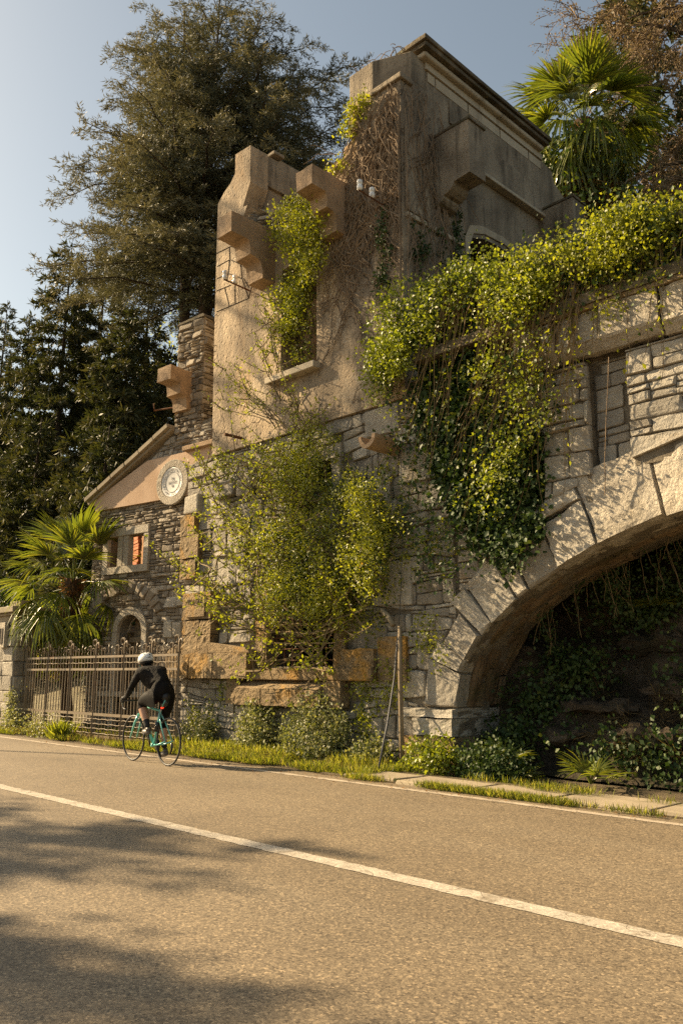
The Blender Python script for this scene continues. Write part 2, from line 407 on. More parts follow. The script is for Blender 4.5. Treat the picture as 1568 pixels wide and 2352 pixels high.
def leafobj(name, parts, mat, parent=None, stuff=True):
    V, F_, T = joinleaf(parts)
    o = link(name, npmesh(name, V, F_, T), mat, parent)
    if stuff: o['kind'] = 'stuff'
    return o
def inpoly(pts, poly):
    x, y = pts[:, 0], pts[:, 1]; ins = np.zeros(len(pts), bool); n = len(poly); j = n - 1
    for i in range(n):
        xi, yi = poly[i]; xj, yj = poly[j]
        c = ((yi > y) != (yj > y)) & (x < (xj - xi) * (y - yi) / (yj - yi + 1e-12) + xi)
        ins ^= c; j = i
    return ins
def sample_poly(poly, n):
    poly = np.array(poly, float); lo = poly.min(0); hi = poly.max(0); out = []; c = 0
    while c < n:
        p = lo + rng.random((n * 2, 2)) * (hi - lo)
        p = p[inpoly(p, poly)]; out.append(p); c += len(p)
    return np.concatenate(out)[:n]
def wall_pts(poly, n, Y):
    """points on the plane y = Y (number or array) inside an outline given by sight lines"""
    p = sample_poly(poly, n)
    Yv = np.full(n, Y) if np.isscalar(Y) else Y
    u = p[:, 0] - 784; v = p[:, 1] - 1176
    f = 1900 * CP + v * SP
    d = np.stack([f * FW[0] + u * RT[0], f * FW[1] + u * RT[1], 1900 * SP - v * CP], 1)
    t = Yv / d[:, 1]
    return np.array([0, 0, CAMH]) + d * t[:, None]
def lumps(poly, n, Y, k, s=0.2):
    """points gathered in k uneven bunches, so that gaps stay between them"""
    c = wall_pts(poly, k, Y if np.isscalar(Y) else Y[:k]); wgt = rng.random(k) ** 1.5 + .08
    i = rng.choice(k, n, p=wgt / wgt.sum())
    return c[i] + rng.normal(size=(n, 3)) * np.array([s, s * .4, s])
def clumps(C, per, sigma, size, W=0.6, out=(0, -1, 0.1), droop=0.4, tint=(0, 1), spread_=0.9):
    """clusters of leaves round the points C"""
    n = len(C) * per
    sg = np.array(sigma) if not np.isscalar(sigma) else np.array([sigma] * 3)
    P = np.repeat(C, per, 0) + rng.normal(size=(n, 3)) * sg
    D = np.array(out) * (1 - spread_) + rng.normal(size=(n, 3)) * spread_ + np.array([0, 0, -droop])
    N = np.array(out) + rng.normal(size=(n, 3)) * 0.6
    ct = np.repeat(rng.random(len(C)), per)
    T = np.clip(tint[0] + (tint[1] - tint[0]) * (0.55 * ct + 0.45 * rng.random(n)), 0, 1)
    return leafdata(P, D, size * rng.uniform(0.55, 1.25, n), W, N, 0.12, T)
def stems(name, lines, r0, r1, mat, parent=None, n=3, stuff=True):
    mb = MB()
    for l in lines:
        k = len(l)
        mb.tube(l, [r0 + (r1 - r0) * i / max(1, k - 1) for i in range(k)], n, rnd.random(), caps=False)
    o = mb.build(name, mat, parent, fix=False)
    if stuff: o['kind'] = 'stuff'
    return o
def arc(a, b, sag=0.0, wob=0.05, n=6):
    a = Vector(a); b = Vector(b); L = (b - a).length; out = []
    for i in range(n + 1):
        t = i / n
        p = a.lerp(b, t) + Vector((0, 0, -sag * 4 * t * (1 - t) * L))
        if 0 < i: p += Vector((rnd.gauss(0, wob), rnd.gauss(0, wob), rnd.gauss(0, wob))) * L * 0.3
        out.append(p)
    return out
def along(lines, step, rosette, size, W=0.55, t0=0.25, tint=(0, 1), jit=0.02, droop=0.0):
    P = []; D = []
    for l in lines:
        for i in range(len(l) - 1):
            a = Vector(l[i]); b = Vector(l[i + 1]); L = (b - a).length; d = (b - a) / max(L, 1e-6)
            if i / (len(l) - 1) < t0: continue
            m = max(1, int(L / step))
            for k in range(m):
                p = a.lerp(b, (k + rnd.random()) / m)
                for q in range(rosette):
                    v = Vector((rnd.gauss(0, 1), rnd.gauss(0, 1), rnd.gauss(0, 1))).normalized()
                    P.append(tuple(p + v * jit)); D.append(tuple(v * 0.9 + d * 0.5 + Vector((0, 0, -droop))))
    P = np.array(P); D = np.array(D); n = len(P)
    return leafdata(P, D, size * rng.uniform(0.5, 1.2, n), W, None, 0.12, np.clip(tint[0] + (tint[1] - tint[0]) * rng.random(n), 0, 1))

# ------------------------------------------------------------------ laid stone
def clip_half(poly, p, nrm):
    """keeps the side of the line through p that nrm points away from"""
    out = []; m = len(poly)
    for i in range(m):
        a = poly[i]; b = poly[(i + 1) % m]
        da = (a[0] - p[0]) * nrm[0] + (a[1] - p[1]) * nrm[1]; db = (b[0] - p[0]) * nrm[0] + (b[1] - p[1]) * nrm[1]
        if da <= 0: out.append(a)
        if (da < 0 < db) or (db < 0 < da):
            t = da / (da - db); out.append((a[0] + (b[0] - a[0]) * t, a[1] + (b[1] - a[1]) * t))
    return out
def area(poly):
    return 0.5 * abs(sum(poly[i][0] * poly[(i + 1) % len(poly)][1] - poly[(i + 1) % len(poly)][0] * poly[i][1] for i in range(len(poly))))
def stone_shape(poly, to3, proud, rnd, back=-0.03, cham=0.3):
    """a stone standing proud of its wall: outline at the wall, a shoulder, a smaller uneven face, a crown point"""
    m = len(poly)
    cx = sum(p[0] for p in poly) / m; cy = sum(p[1] for p in poly) / m
    vs = []; fs = []
    tx, ty = rnd.uniform(-0.35, 0.35) * proud, rnd.uniform(-0.5, 0.35) * proud
    w_ = max(abs(p[0] - cx) for p in poly) + 1e-6; h_ = max(abs(p[1] - cy) for p in poly) + 1e-6
    for p in poly: vs.append(to3(p[0], p[1], back))
    for p in poly: vs.append(to3(p[0], p[1], proud * rnd.uniform(0.25, 0.6)))
    s = 1 - min(0.45, cham * 0.06 / max(0.03, min(w_, h_)))
    for p in poly:
        k = s * rnd.uniform(0.9, 1.06)
        a, b = cx + (p[0] - cx) * k, cy + (p[1] - cy) * k
        vs.append(to3(a, b, proud * rnd.uniform(0.85, 1.05) + tx * (p[0] - cx) / w_ + ty * (p[1] - cy) / h_))
    vs.append(to3(cx + rnd.uniform(-.2, .2) * w_, cy + rnd.uniform(-.2, .2) * h_, proud * rnd.uniform(0.95, 1.25)))
    for r in (0, 1):
        for i in range(m):
            j = (i + 1) % m
            fs.append((r * m + i, r * m + j, (r + 1) * m + j, (r + 1) * m + i))
    for i in range(m):
        fs.append((2 * m + i, 2 * m + (i + 1) % m, 3 * m))
    return vs, fs
def courses(x0, x1, z0, z1, h, wmin, wmax, seed, joint=0.012, split=0.25, wob=0.25, hvar=0.45):
    """roughly coursed rubble: stones as convex outlines"""
    r = random.Random(seed); polys = []
    zs = [z0]
    while zs[-1] < z1: zs.append(zs[-1] + h * r.uniform(1 - hvar, 1 + hvar))
    ph = [(r.uniform(0, 6), r.uniform(0, 6), r.uniform(0.6, 1.4), r.uniform(2, 4)) for _ in zs]
    def bz(k, x):
        a, b, c, d = ph[k]
        return zs[k] + (0 if k == 0 else wob * h * (0.6 * math.sin(c * x + a) + 0.4 * math.sin(d * x + b)))
    for k in range(len(zs) - 1):
        x = x0 - r.uniform(0, wmax) * 0.5
        while x < x1:
            w_ = r.uniform(wmin, wmax) * (r.choice((0.6, 1, 1, 1.5)))
            s0, s1 = r.uniform(-.18, .18) * h, r.uniform(-.18, .18) * h
            xa, xb = x, x + w_
            rows = [(0, 1)]
            q = r.random()
            if q < split: c = r.uniform(.3, .7); rows = [(0, c), (c, 1)]
            elif q < split * 1.25: rows = [(0, .33), (.33, .64), (.64, 1)]
            for (f0, f1) in rows:
                za0, zb0, za1, zb1 = bz(k, xa), bz(k, xb), bz(k + 1, xa), bz(k + 1, xb)
                A = (xa + joint, za0 + (za1 - za0) * f0 + joint); B = (xb - joint, zb0 + (zb1 - zb0) * f0 + joint)
                Cc = (xb - joint + s1 * (f1 - .5), zb0 + (zb1 - zb0) * f1 - joint); Dd = (xa + joint + s0 * (f1 - .5), za0 + (za1 - za0) * f1 - joint)
                pts = [A, B, Cc, Dd]; out = []
                for i in range(4):
                    p = pts[i]; pv = pts[i - 1]; nx = pts[(i + 1) % 4]
                    c1 = r.uniform(.03, .15); c2 = r.uniform(.03, .15)
                    out.append((p[0] + (pv[0] - p[0]) * c1, p[1] + (pv[1] - p[1]) * c1)); out.append((p[0] + (nx[0] - p[0]) * c2, p[1] + (nx[1] - p[1]) * c2))
                if (Cc[1] - B[1]) > .012 and (Dd[1] - A[1]) > .012: polys.append(out)
            x = xb
    return polys
def fit(polys, region, holes=(), minarea=0.0015):
    """clips stones to a convex region and off convex holes"""
    def ccw(p):
        s = sum((p[(i + 1) % len(p)][0] - p[i][0]) * (p[(i + 1) % len(p)][1] + p[i][1]) for i in range(len(p)))
        return p if s < 0 else p[::-1]
    region = ccw(list(region)); hs = [ccw(list(h)) for h in holes]; out = []
    for poly in polys:
        for i in range(len(region)):
            a = region[i]; b = region[(i + 1) % len(region)]
            n_ = (b[1] - a[1], -(b[0] - a[0]))
            poly = clip_half(poly, a, n_)
            if len(poly) < 3: break
        if len(poly) < 3: continue
        ok = True
        for h in hs:
            m = len(poly); c = (sum(p[0] for p in poly) / m, sum(p[1] for p in poly) / m)
            best = -1e9; be = None
            for i in range(len(h)):
                a = h[i]; b = h[(i + 1) % len(h)]
                n_ = (b[1] - a[1], -(b[0] - a[0])); L = math.hypot(*n_) or 1e-9
                d = ((c[0] - a[0]) * n_[0] + (c[1] - a[1]) * n_[1]) / L
                if d > best: best = d; be = (a, (-n_[0], -n_[1]))
            if best < 0: 
                ok = False; break
            poly = clip_half(poly, be[0], be[1])
            if len(poly) < 3: ok = False; break
        if ok and len(poly) >= 3 and area(poly) > minarea: out.append(poly)
    return out
def lay(parent, polys, to3, mat, proud=(0.02, 0.06), seed=1, name='stone', limit=290, cham=0.3, minpart=0.02, tint=(0, 1), rock=0.0):
    """every larger stone an object of its own; the small rest one joined part"""
    r = random.Random(seed)
    polys = sorted(polys, key=area, reverse=True)
    rest = MB(); cnt = 0
    for i, p in enumerate(polys):
        a = area(p)
        pr = r.uniform(*proud) * (1.0 if a > 0.02 else 0.8)
        vs, fs = stone_shape(p, to3, pr, r, cham=cham)
        t = tint[0] + (tint[1] - tint[0]) * r.random()
        if cnt < limit and a > minpart:
            mb = MB(); mb.add(vs, fs, t); o_ = mb.build(name, mat, parent, fix=True); cnt += 1
            if rock and a > 0.05: rockface(o_, rock, 5.0, 3)
        else:
            rest.add(vs, fs, t)
    if rest.v:
        o = rest.build('small_' + name + 's', mat, parent, kind='stuff')
    return cnt
def rect(x0, z0, x1, z1): return [(x0, z0), (x1, z0), (x1, z1), (x0, z1)]
def front(Y):
    return lambda a, b, d: Vector((a, Y - d, b))          # wall that faces the road; d grows towards it
# ------------------------------------------------------------------ the ground
YF, YT = 9.25, 9.17
def ss(a, b, x):
    t = min(1, max(0, (x - a) / (b - a))); return t * t * (3 - 2 * t)
def hill(x, y):
    left = 0.02 + 0.5 * ss(9.6, 12, y) + 2.6 * ss(11.5, 19, y) + 0.30 * max(0, y - 17)
    right = 5.55 * ss(9.85, 9.95, y) + 0.42 * max(0, y - 14.5)
    k = ss(-14.2, -13.2, x)
    z = left * (1 - k) + right * k
    return z + 0.10 * math.sin(x * 1.3 + y * 0.7) * ss(10.5, 13, y) + 0.05 * math.sin(x * 3.1 - y * 2.3) * ss(10.5, 13, y)
def ground_sheet():
    xs = list(np.arange(-90, -26, 4)) + list(np.arange(-26, 8, 0.5)) + list(np.arange(8, 61, 4))
    ys = [9.6, 9.85, 9.9, 9.95, 10.0] + list(np.arange(10.4, 24, 0.5)) + list(np.arange(24, 90, 4))
    V = [(x, y, hill(x, y)) for y in ys for x in xs]; n = len(xs)
    Fq = [(j * n + i, j * n + i + 1, (j + 1) * n + i + 1, (j + 1) * n + i) for j in range(len(ys) - 1) for i in range(n - 1) if not (-13.4 < xs[i] < 6.5 and ys[j] < 9.93)]
    o = link('hillside', npmesh('hillside', V, Fq), M['under'])
    o.data.polygons.foreach_set('use_smooth', [True] * len(o.data.polygons))
    tag(o, kind='structure')
ground_sheet()
def sheet(name, x0, x1, y0, y1, z, mat):
    o = link(name, npmesh(name, [(x0, y0, z), (x1, y0, z), (x1, y1, z), (x0, y1, z)], [(0, 1, 2, 3)]), mat)
    return tag(o, kind='structure')
sheet('ground', -1500, 1500, -1500, 1500, -0.10, M['soil'])
sheet('verge', -90, 60, 7.62, 13.5, -0.012, M['soil'])
def road():
    # a cambered carriageway
    ys = [-2.2, -0.5, 1.2, 2.8, 4.33, 5.6, 6.8, 7.5, 7.86]
    xs = list(np.arange(-120, 41, 4))
    V = [(x, y, 0.0) for y in ys for x in xs]; n = len(xs)
    Fq = [(j * n + i, j * n + i + 1, (j + 1) * n + i + 1, (j + 1) * n + i) for j in range(len(ys) - 1) for i in range(n - 1)]
    tag(link('road', npmesh('road', V, Fq), M['asphalt']), kind='structure')
road()
def stripe(name, y0, y1, mat, seed, z=0.004, x0=-110, x1=30):
    r = random.Random(seed); xs = list(np.arange(x0, -16, 1.0)) + list(np.arange(-16, 2, 0.06)) + list(np.arange(2, x1, 1.0))
    V = []; 
    for x in xs:
        j = 0.006 if -16 < x < 2 else 0
        V += [(x, y0 + r.gauss(0, j), z), (x, y1 + r.gauss(0, j), z)]
    Fq = [(2 * i, 2 * i + 2, 2 * i + 3, 2 * i + 1) for i in range(len(xs) - 1)]
    tag(link(name, npmesh(name, V, Fq), mat), kind='structure')
stripe('centre_line', 4.255, 4.415, M['line'], 3)
stripe('edge_line', 7.49, 7.60, M['edge'], 4)
# paving slabs before the arch
pv = tag(bpy.data.objects.new('pavement', None), kind='structure'); COL.objects.link(pv)
pb = MB(); pb.box((-8.3, 7.84, -0.05), (6, 8.72, 0.018)); pb.build('bedding', M['soil'], pv)
x = -7.9; r_ = random.Random(8)
while x < 5.5:
    L = r_.uniform(0.75, 1.5)
    y0 = 7.80 + r_.uniform(0, 0.05); y1 = 8.45 + r_.uniform(-.03, .12); s = r_.uniform(-.05, .05)
    mb = MB(); vs = []
    for (a, b) in ((x + .015, y0), (x + L - .015, y0), (x + L - .015 + s, y1), (x + .015 + s, y1)): vs.append((a, b, -0.03))
    zt = 0.055 + r_.uniform(-.012, .018)
    for (a, b) in ((x + .03, y0 + .015), (x + L - .03, y0 + .015), (x + L - .03 + s, y1 - .015), (x + .03 + s, y1 - .015)): vs.append((a, b, zt + r_.uniform(-.008, .008)))
    mb.add(vs, [(3, 2, 1, 0), (4, 5, 6, 7), (0, 1, 5, 4), (1, 2, 6, 5), (2, 3, 7, 6), (3, 0, 4, 7)], r_.random())
    bevel(mb.build('slab', M['slab'], pv), 0.012, 2)
    x += L
# sunlit gravel behind the gate
gv = [(-26, 9.3), (-17.2, 9.3), (-17.6, 12.2), (-20, 15.5), (-27, 15.5)]
def yard():
    V = []; xs = np.arange(-30, -14.4, 0.5); ys = np.arange(9.0, 16.1, 0.5); n = len(xs)
    V = [(x, y, (hill(x, y) if y > 9.6 else 0.02) + 0.03) for y in ys for x in xs]
    Fq = [(j * n + i, j * n + i + 1, (j + 1) * n + i + 1, (j + 1) * n + i) for j in range(len(ys) - 1) for i in range(n - 1)]
    tag(link('yard', npmesh('yard', V, Fq), M['gravel']), kind='structure')
yard()

# ------------------------------------------------------------------ the lower facade of rubble stone
FAC = thing('stone_facade', 'grey rubble stone ground storey of the ruin with barred window and inscribed block', 'wall', (-10.4, YF, 0))
FACI = Matrix.Translation((10.4, -YF, 0))
class Loc:
    """things built in world coordinates under a thing that stands at its own base"""
    pass
def under(parent):
    """children keep their world place under the thing's Empty"""
    bpy.context.view_layer.update()
    inv = parent.matrix_world.inverted()
    for c in parent.children: c.matrix_parent_inverse = inv
wx0, wz0, wx1, wz1 = -11.05, 1.42, -9.43, 2.62           # barred window
wa = (0.5 * (wx0 + wx1), wz1 - 0.1)
sx0, sz0, sx1, sz1 = -9.99, 4.22, -9.48, 4.78            # small window
barhole = [(wx0, wz0), (wx1, wz0), (wx1, wz1 - .15)] + [(wa[0] + 0.81 * math.cos(t), wz1 - .15 + 0.42 * math.sin(t)) for t in np.linspace(0.2, math.pi - 0.2, 9)] + [(wx0, wz1 - .15)]
smallhole = rect(sx0, sz0, sx1, sz1)
mb = MB()
mb.prism([(-13.62, -0.1), (-7.08, -0.1), (-7.08, 0.98), (-7.0, 1.26), (-7.0, 5.69), (-7.84, 5.69), (-7.84, 5.435), (-13.62, 5.435)], [barhole, smallhole], front(YF + 0.0), -0.75, -0.012)
mb.build('wall_core', M['mortar'], FAC)
blk = MB(); blk.box((-12, 10.6, 0.5), (-9, 10.65, 5.2)); 
dk = MB(); dk.box((wx0 - .6, 11.4, 0), (wx1 + .6, 11.45, 3.6)); dk.box((wx0 - .65, 10.0, 0), (wx0 - .6, 11.45, 3.6)); dk.box((wx1 + .6, 10.0, 0), (wx1 + .65, 11.45, 3.6)); dk.box((wx0 - .6, 10.0, 3.55), (wx1 + .6, 11.4, 3.6)); dk.box((wx0 - .6, 10.0, 0.9), (wx1 + .6, 11.4, 0.95))
dk.box((sx0 - .5, 10.9, 3.7), (sx1 + .5, 10.95, 5.4)); dk.box((sx0 - .5, 10.0, 5.2), (sx1 + .5, 10.9, 5.25)); dk.box((sx0 - .5, 10.0, 3.7), (sx0 - .45, 10.9, 5.2)); dk.box((sx1 + .45, 10.0, 3.7), (sx1 + .5, 10.9, 5.2)); dk.box((sx0 - .5, 10.0, 3.65), (sx1 + .5, 10.9, 3.7))
dk.build('inner_room', M['mortar'], FAC)
holes = [rect(wx0 - .36, wz0 - .32, wx1 + .2, wz1 + .3), rect(sx0 - .3, sz0 - .12, sx1 + .24, sz1 + .30), rect(-13.5, 1.75, -12.5, 2.8), rect(-13.9, 1.2, -11.2, 1.75), rect(-12.0, 0.74, -9.1, 1.24)]
st = courses(-13.7, -7.1, -0.05, 5.5, 0.23, 0.16, 0.52, 21, 0.007, 0.24, wob=.45, hvar=.6)
r0 = rect(-13.64, -0.05, -7.05, 5.44)
A0, B0, XA, ZA = 5.66, 2.45, -1.41, 0.85             # the arch: half width, rise, centre, springing
RT_ = 1.0                                            # depth of its ring of stones
ringpoly = [(XA - (A0 + RT_) * math.cos(t), ZA + (B0 + RT_ * 1.05) * math.sin(t)) for t in np.linspace(0, math.pi, 48)]
ringhole = [(XA - A0 - .5, -1.0)] + [(XA - (A0 + .5) * math.cos(t), ZA + (B0 + .5) * math.sin(t)) for t in np.linspace(0, math.pi, 48)] + [(XA + A0 + .5, -1.0)]
st = fit(st, r0, holes + [ringhole])
nst = lay(FAC, st, front(YF), M['stone'], (0.018, 0.05), 5, limit=295, minpart=0.012, cham=.18, rock=.02)
# corner stones of dark tuff at the left edge and big dressed blocks
def block(parent, x0, z0, x1, z1, d0, d1, mat, name='stone', b=0.02, rough=0.006, Y=YF, tint=None):
    mb = MB(); mb.box((x0, Y - d1, z0), (x1, Y - d0, z1), rnd.random() if tint is None else tint)
    o = mb.build(name, mat, parent); 
    if mat is M['tuff'] and (x1 - x0) > .25 and name != 'window_sill': rockface(o, .032, 9.0, 7)
    else:
        if rough: roughen(o, rough)
        if b: bevel(o, b, 2)
    return o
def prismblock(parent, poly, d0, d1, mat, name='stone', b=0.015, Y=YF):
    mb = MB(); mb.prism(poly, (), front(Y), d0, d1, rnd.random()); o = mb.build(name, mat, parent); 
    if b: bevel(o, b, 2)
    return o
# inscribed pillar: plaque block, lower blocks, base, sloping ledges
pl = block(FAC, -13.42, 2.30, -12.52, 2.80, 0, 0.20, M['tuff'], 'plaque_block', 0.03)
pf = MB(); pf.box((-13.24, YF - 0.238, 2.345), (-12.66, YF - 0.19, 2.72)); pfo = pf.build('plaque_face', M['tuff'], pl)
def text(name, body, size, loc, rot, mat, parent, ext=0.004, align='CENTER', sx=1.0):
    c = bpy.data.curves.new(name, 'FONT'); c.body = body; c.size = size; c.extrude = ext; c.align_x = align; c.align_y = 'CENTER'
    t_ = bpy.data.objects.new(name, c); COL.objects.link(t_); bpy.context.view_layer.update()
    me = bpy.data.meshes.new_from_object(t_.evaluated_get(bpy.context.evaluated_depsgraph_get())); bpy.data.objects.remove(t_); me.materials.clear()
    o = bpy.data.objects.new(name, me); COL.objects.link(o); o.parent = parent; me.materials.append(mat)
    o.location = loc; o.rotation_euler = rot; o.scale = (sx, 1, 1)
    return o
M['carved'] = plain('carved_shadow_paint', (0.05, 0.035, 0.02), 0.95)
text('lettering', 'VILLA GIDA', 0.145, (-12.95, YF - 0.241, 2.62), (R(90), 0, 0), M['carved'], pl, 0.004, sx=0.62)
x = -13.42
for i, (za, zb) in enumerate(((1.74, 2.02), (2.02, 2.29))):
    c = rnd.uniform(-13.1, -12.85)
    block(FAC, -13.42, za, c - .006, zb - .008, 0, 0.19, M['tuff'], 'block', 0.03, 0.012); block(FAC, c + .006, za, -12.52, zb - .008, 0, 0.185, M['tuff'], 'block', 0.03, 0.012)
for (xa, xb) in ((-13.78, -13.02), (-13.0, -12.28), (-12.26, -11.30)):
    b_ = block(FAC, xa, 1.22, xb - .01, 1.66, 0, 0.30, M['tuff'], 'cornice_block', 0.025, 0.01)
prismblock(FAC, [(-13.80, 1.66), (-13.45, 1.66), (-13.45, 1.80), (-13.62, 1.80)], 0, 0.29, M['tuff'], 'sloping_ledge')
prismblock(FAC, [(-12.50, 1.66), (-11.30, 1.66), (-11.36, 1.72), (-12.50, 1.86)], 0, 0.24, M['tuff'], 'sloping_ledge')
block(FAC, -13.46, 1.66, -12.50, 1.745, 0, 0.24, M['tuff'], 'block', 0.02)
# window surround, sill, iron bars
block(FAC, wx0 - .30, wz0 - .02, wx0 - .003, wz1 - .1, -0.2, 0.07, M['tuff'], 'window_jamb', 0.015)
block(FAC, wx1 + .003, wz0 - .02, wx1 + .26, wz1 - .1, -0.2, 0.06, M['tuff'], 'window_jamb', 0.015)
vo = 9
for i in range(vo):
    t0 = math.pi - math.pi * i / vo - .012; t1 = math.pi - math.pi * (i + 1) / vo + .012
    P = lambda t, k: (wa[0] + (0.82 + k) * math.cos(t), wz1 - .12 + (0.43 + k) * math.sin(t))
    prismblock(FAC, [P(t0, 0), P(t1, 0), P(t1, .3), P(t0, .3)], -0.2, 0.05 + rnd.uniform(0, .03), M['tuff'], 'arch_stone')
block(FAC, wx0 - .34, wz0 - .22, wx1 + .95, wz0 - .025, -0.2, 0.20, M['tuff'], 'window_sill', 0.02, 0.008)
block(FAC, wx1 + .27, wz0 - .02, wx1 + .95, wz0 + .25, 0, 0.16, M['tuff'], 'block', 0.03, 0.02)
block(FAC, -8.45, wz0 - .22, -7.9, wz0 + .42, 0, 0.10, M['tuff'], 'block', 0.03, 0.02)
gr = MB()
for i in range(8):
    xx = wx0 + 0.1 + i * 0.203; gr.tube([(xx, YF + .08, wz0 - .01), (xx, YF + .08, wz1 + .22)], 0.011, 5)
for i in range(7):
    zz = wz0 + 0.1 + i * 0.19; gr.tube([(wx0, YF + .065, zz), (wx1, YF + .065, zz)], 0.009, 5)
gr.build('window_grille', M['rust'], FAC)
# lower sill course with sloping top
block(FAC, -11.98, 0.79, -11.62, 1.215, 0, 0.20, M['tuff'], 'sill_end_block', 0.02, 0.008)
block(FAC, -9.52, 0.79, -9.14, 1.20, 0, 0.20, M['tuff'], 'sill_end_block', 0.02, 0.008)
for (xa, xb) in ((-11.61, -10.93), (-10.92, -10.2), (-10.19, -9.53)):
    block(FAC, xa, 0.79, xb - .008, 1.06, 0, 0.29, M['tuff'], 'sill_block', 0.025, 0.012)
    mb = MB(); 
    mb.add([(xa, YF - .285, 1.06), (xb - .008, YF - .285, 1.06), (xb - .008, YF, 1.06), (xa, YF, 1.06), (xa, YF - .26, 1.075), (xb - .008, YF - .26, 1.075), (xb - .008, YF - .02, 1.205), (xa, YF - .02, 1.205)],
           [(3, 2, 1, 0), (4, 5, 6, 7), (0, 1, 5, 4), (1, 2, 6, 5), (2, 3, 7, 6), (3, 0, 4, 7)]); mb.build('sloping_sill', M['tuff'], FAC)
# small window surround
block(FAC, sx0 - .28, sz1 + .003, sx1 + .22, sz1 + .24, -0.15, 0.08, M['granite'], 'window_lintel', 0.012)
block(FAC, sx0 - .27, sz0, sx0 - .002, sz1, -0.15, 0.07, M['granite'], 'window_jamb', 0.012)
block(FAC, sx1 + .002, sz0, sx1 + .20, sz1, -0.15, 0.07, M['granite'], 'window_jamb', 0.012)
block(FAC, sx0 - .28, sz0 - .12, sx1 + .22, sz0 - .003, -0.15, 0.10, M['granite'], 'window_sill', 0.012)
# large dressed corner blocks, left top
for (xa, xb, za, zb) in ((-13.66, -13.2, 3.95, 4.35), (-13.66, -13.05, 3.5, 3.93), (-13.66, -13.15, 3.1, 3.48), (-13.6, -13.1, 4.38, 4.75), (-12.62, -12.0, 4.55, 4.86), (-11.9, -11.45, 4.5, 4.8)):
    block(FAC, xa, za, xb, zb, -0.01, 0.13 + rnd.uniform(0, .04), M['tuff'] if xa < -13 and za < 4.36 else M['stone'], 'quoin', 0.035, 0.02)
for (xa, xb, za, zb) in ((-8.9, -8.2, 3.75, 4.3), (-8.0, -7.3, 4.1, 4.6), (-8.6, -7.8, 2.3, 2.95), (-8.9, -8.3, 1.5, 2.0), (-8.7, -8.0, 4.95, 5.4)):
    block(FAC, xa, za, xb, zb, -0.01, 0.06 + rnd.uniform(0, .02), M['stone'], 'dressed_block', 0.02, 0.018)
under(FAC)
tr = thing('stone_trough', 'round bottomed stone water spout jutting from the wall under the stucco tower', 'spout', onY(882, 1026, 8.9))
p = onY(905, 1018, 9.2)
mbt = MB(); prof = []
for k in range(13):
    t = math.pi * k / 12; prof.append((0.17 * math.cos(t), -0.20 * math.sin(t)))
for k in range(13):
    t = math.pi * (12 - k) / 12; prof.append((0.11 * math.cos(t), -0.13 * math.sin(t)))
mbt.prism(prof, (), lambda a, b, d: Vector((p.x + a, p.y - d, p.z + b)), 0, 0.62)
bevel(roughen(mbt.build('trough', M['corbel'], tr), 0.005), 0.015); under(tr)

# ------------------------------------------------------------------ the tower
TOW = thing('ruined_tower', 'roofless stucco tower with broken top, corbels and tall window opening', 'tower', (-10.3, YT, 5.44))
XC = -7.85
def FX(px, py): 
    v = onY(px, py, YT); return (v.x, v.z)
outl = [(-12.78, 5.44), (-12.83, 8.0), (-12.84, 10.83), (-12.62, 11.02), (-12.42, 11.12), (-12.28, 11.28), (-12.29, 11.70), (-11.80, 11.67), (-11.78, 10.85), (-11.9, 10.62), (-12.0, 10.40), (-11.86, 10.38), (-11.97, 10.18), (-11.75, 10.02),
        (-11.45, 9.80), (-11.1, 9.58), (-10.9, 9.42), (-10.6, 9.36), (-10.2, 9.40), (-9.95, 9.50), (-9.62, 9.56), (-9.62, 10.05), (-9.40, 10.14), (-9.2, 10.12), (-9.15, 10.30), (-8.98, 10.36), (-9.06, 10.52), (-9.03, 11.0), (-9.03, 11.08), (XC, 11.08), (XC, 5.44)]
win = [(-10.78, 6.52), (-9.83, 6.52), (-9.84, 8.52), (-10.3, 8.66), (-10.76, 8.58)]
mb = MB(); mb.prism(outl, [win], front(YT), -0.45, 0.0)
mb.build('front_wall', M['stucco'], TOW)
# corner block with a chamfer
z0b, z1b = 11.081, 11.64
plan = [(-9.03, YT), (-8.47, YT), (-7.85, 9.46), (-7.85, 9.84), (-9.03, 9.84)]
mb = MB(); mb.prism(plan, (), lambda a, b, d: Vector((a, b, d)), z0b, z1b); bevel(mb.build('corner_block', M['cement'], TOW), 0.02)
mb = MB(); mb.prism([(-8.5, YT - .06), (-7.79, YT - .06), (-7.79, 9.44), (-7.86, 9.44), (-8.46, YT + .02)], (), lambda a, b, d: Vector((a, b, d)), 10.93, 11.03); bevel(mb.build('corner_moulding', M['cement'], TOW), 0.02)
# left inner wall, its cap
mb = MB(); mb.box((-12.78, YT + .451, 5.44), (-12.3, 12.4, 11.0)); mb.build('side_wall', M['stucco'], TOW)
def sidepoly(pts, x, d0, d1, mat, name, b=0.012, parent=TOW, to3=None):
    mb = MB(); mb.prism(pts, (), to3 or (lambda a, b_, d: Vector((x + d, a, b_))), d0, d1); o = mb.build(name, mat, parent)
    if b: bevel(o, b)
    return o
sidepoly([(YT + .452, 11.0), (12.2, 11.0), (12.2, 11.72), (9.95, 11.72), (9.95, 11.67), (YT + .452, 11.66)], -12.29, 0, 0.47, M['cement'], 'parapet', 0.01)
mb = MB(); mb.box((-12.34, 9.72, 11.725), (-11.72, 10.0, 11.80)); bevel(mb.build('parapet_cap', M['cement'], TOW), 0.015)
sidepoly([(YT + .452, 9.4), (11.5, 9.4), (11.5, 10.998), (YT + .452, 10.998)], -12.29, 0, 0.40, M['cement'], 'side_wall', 0)
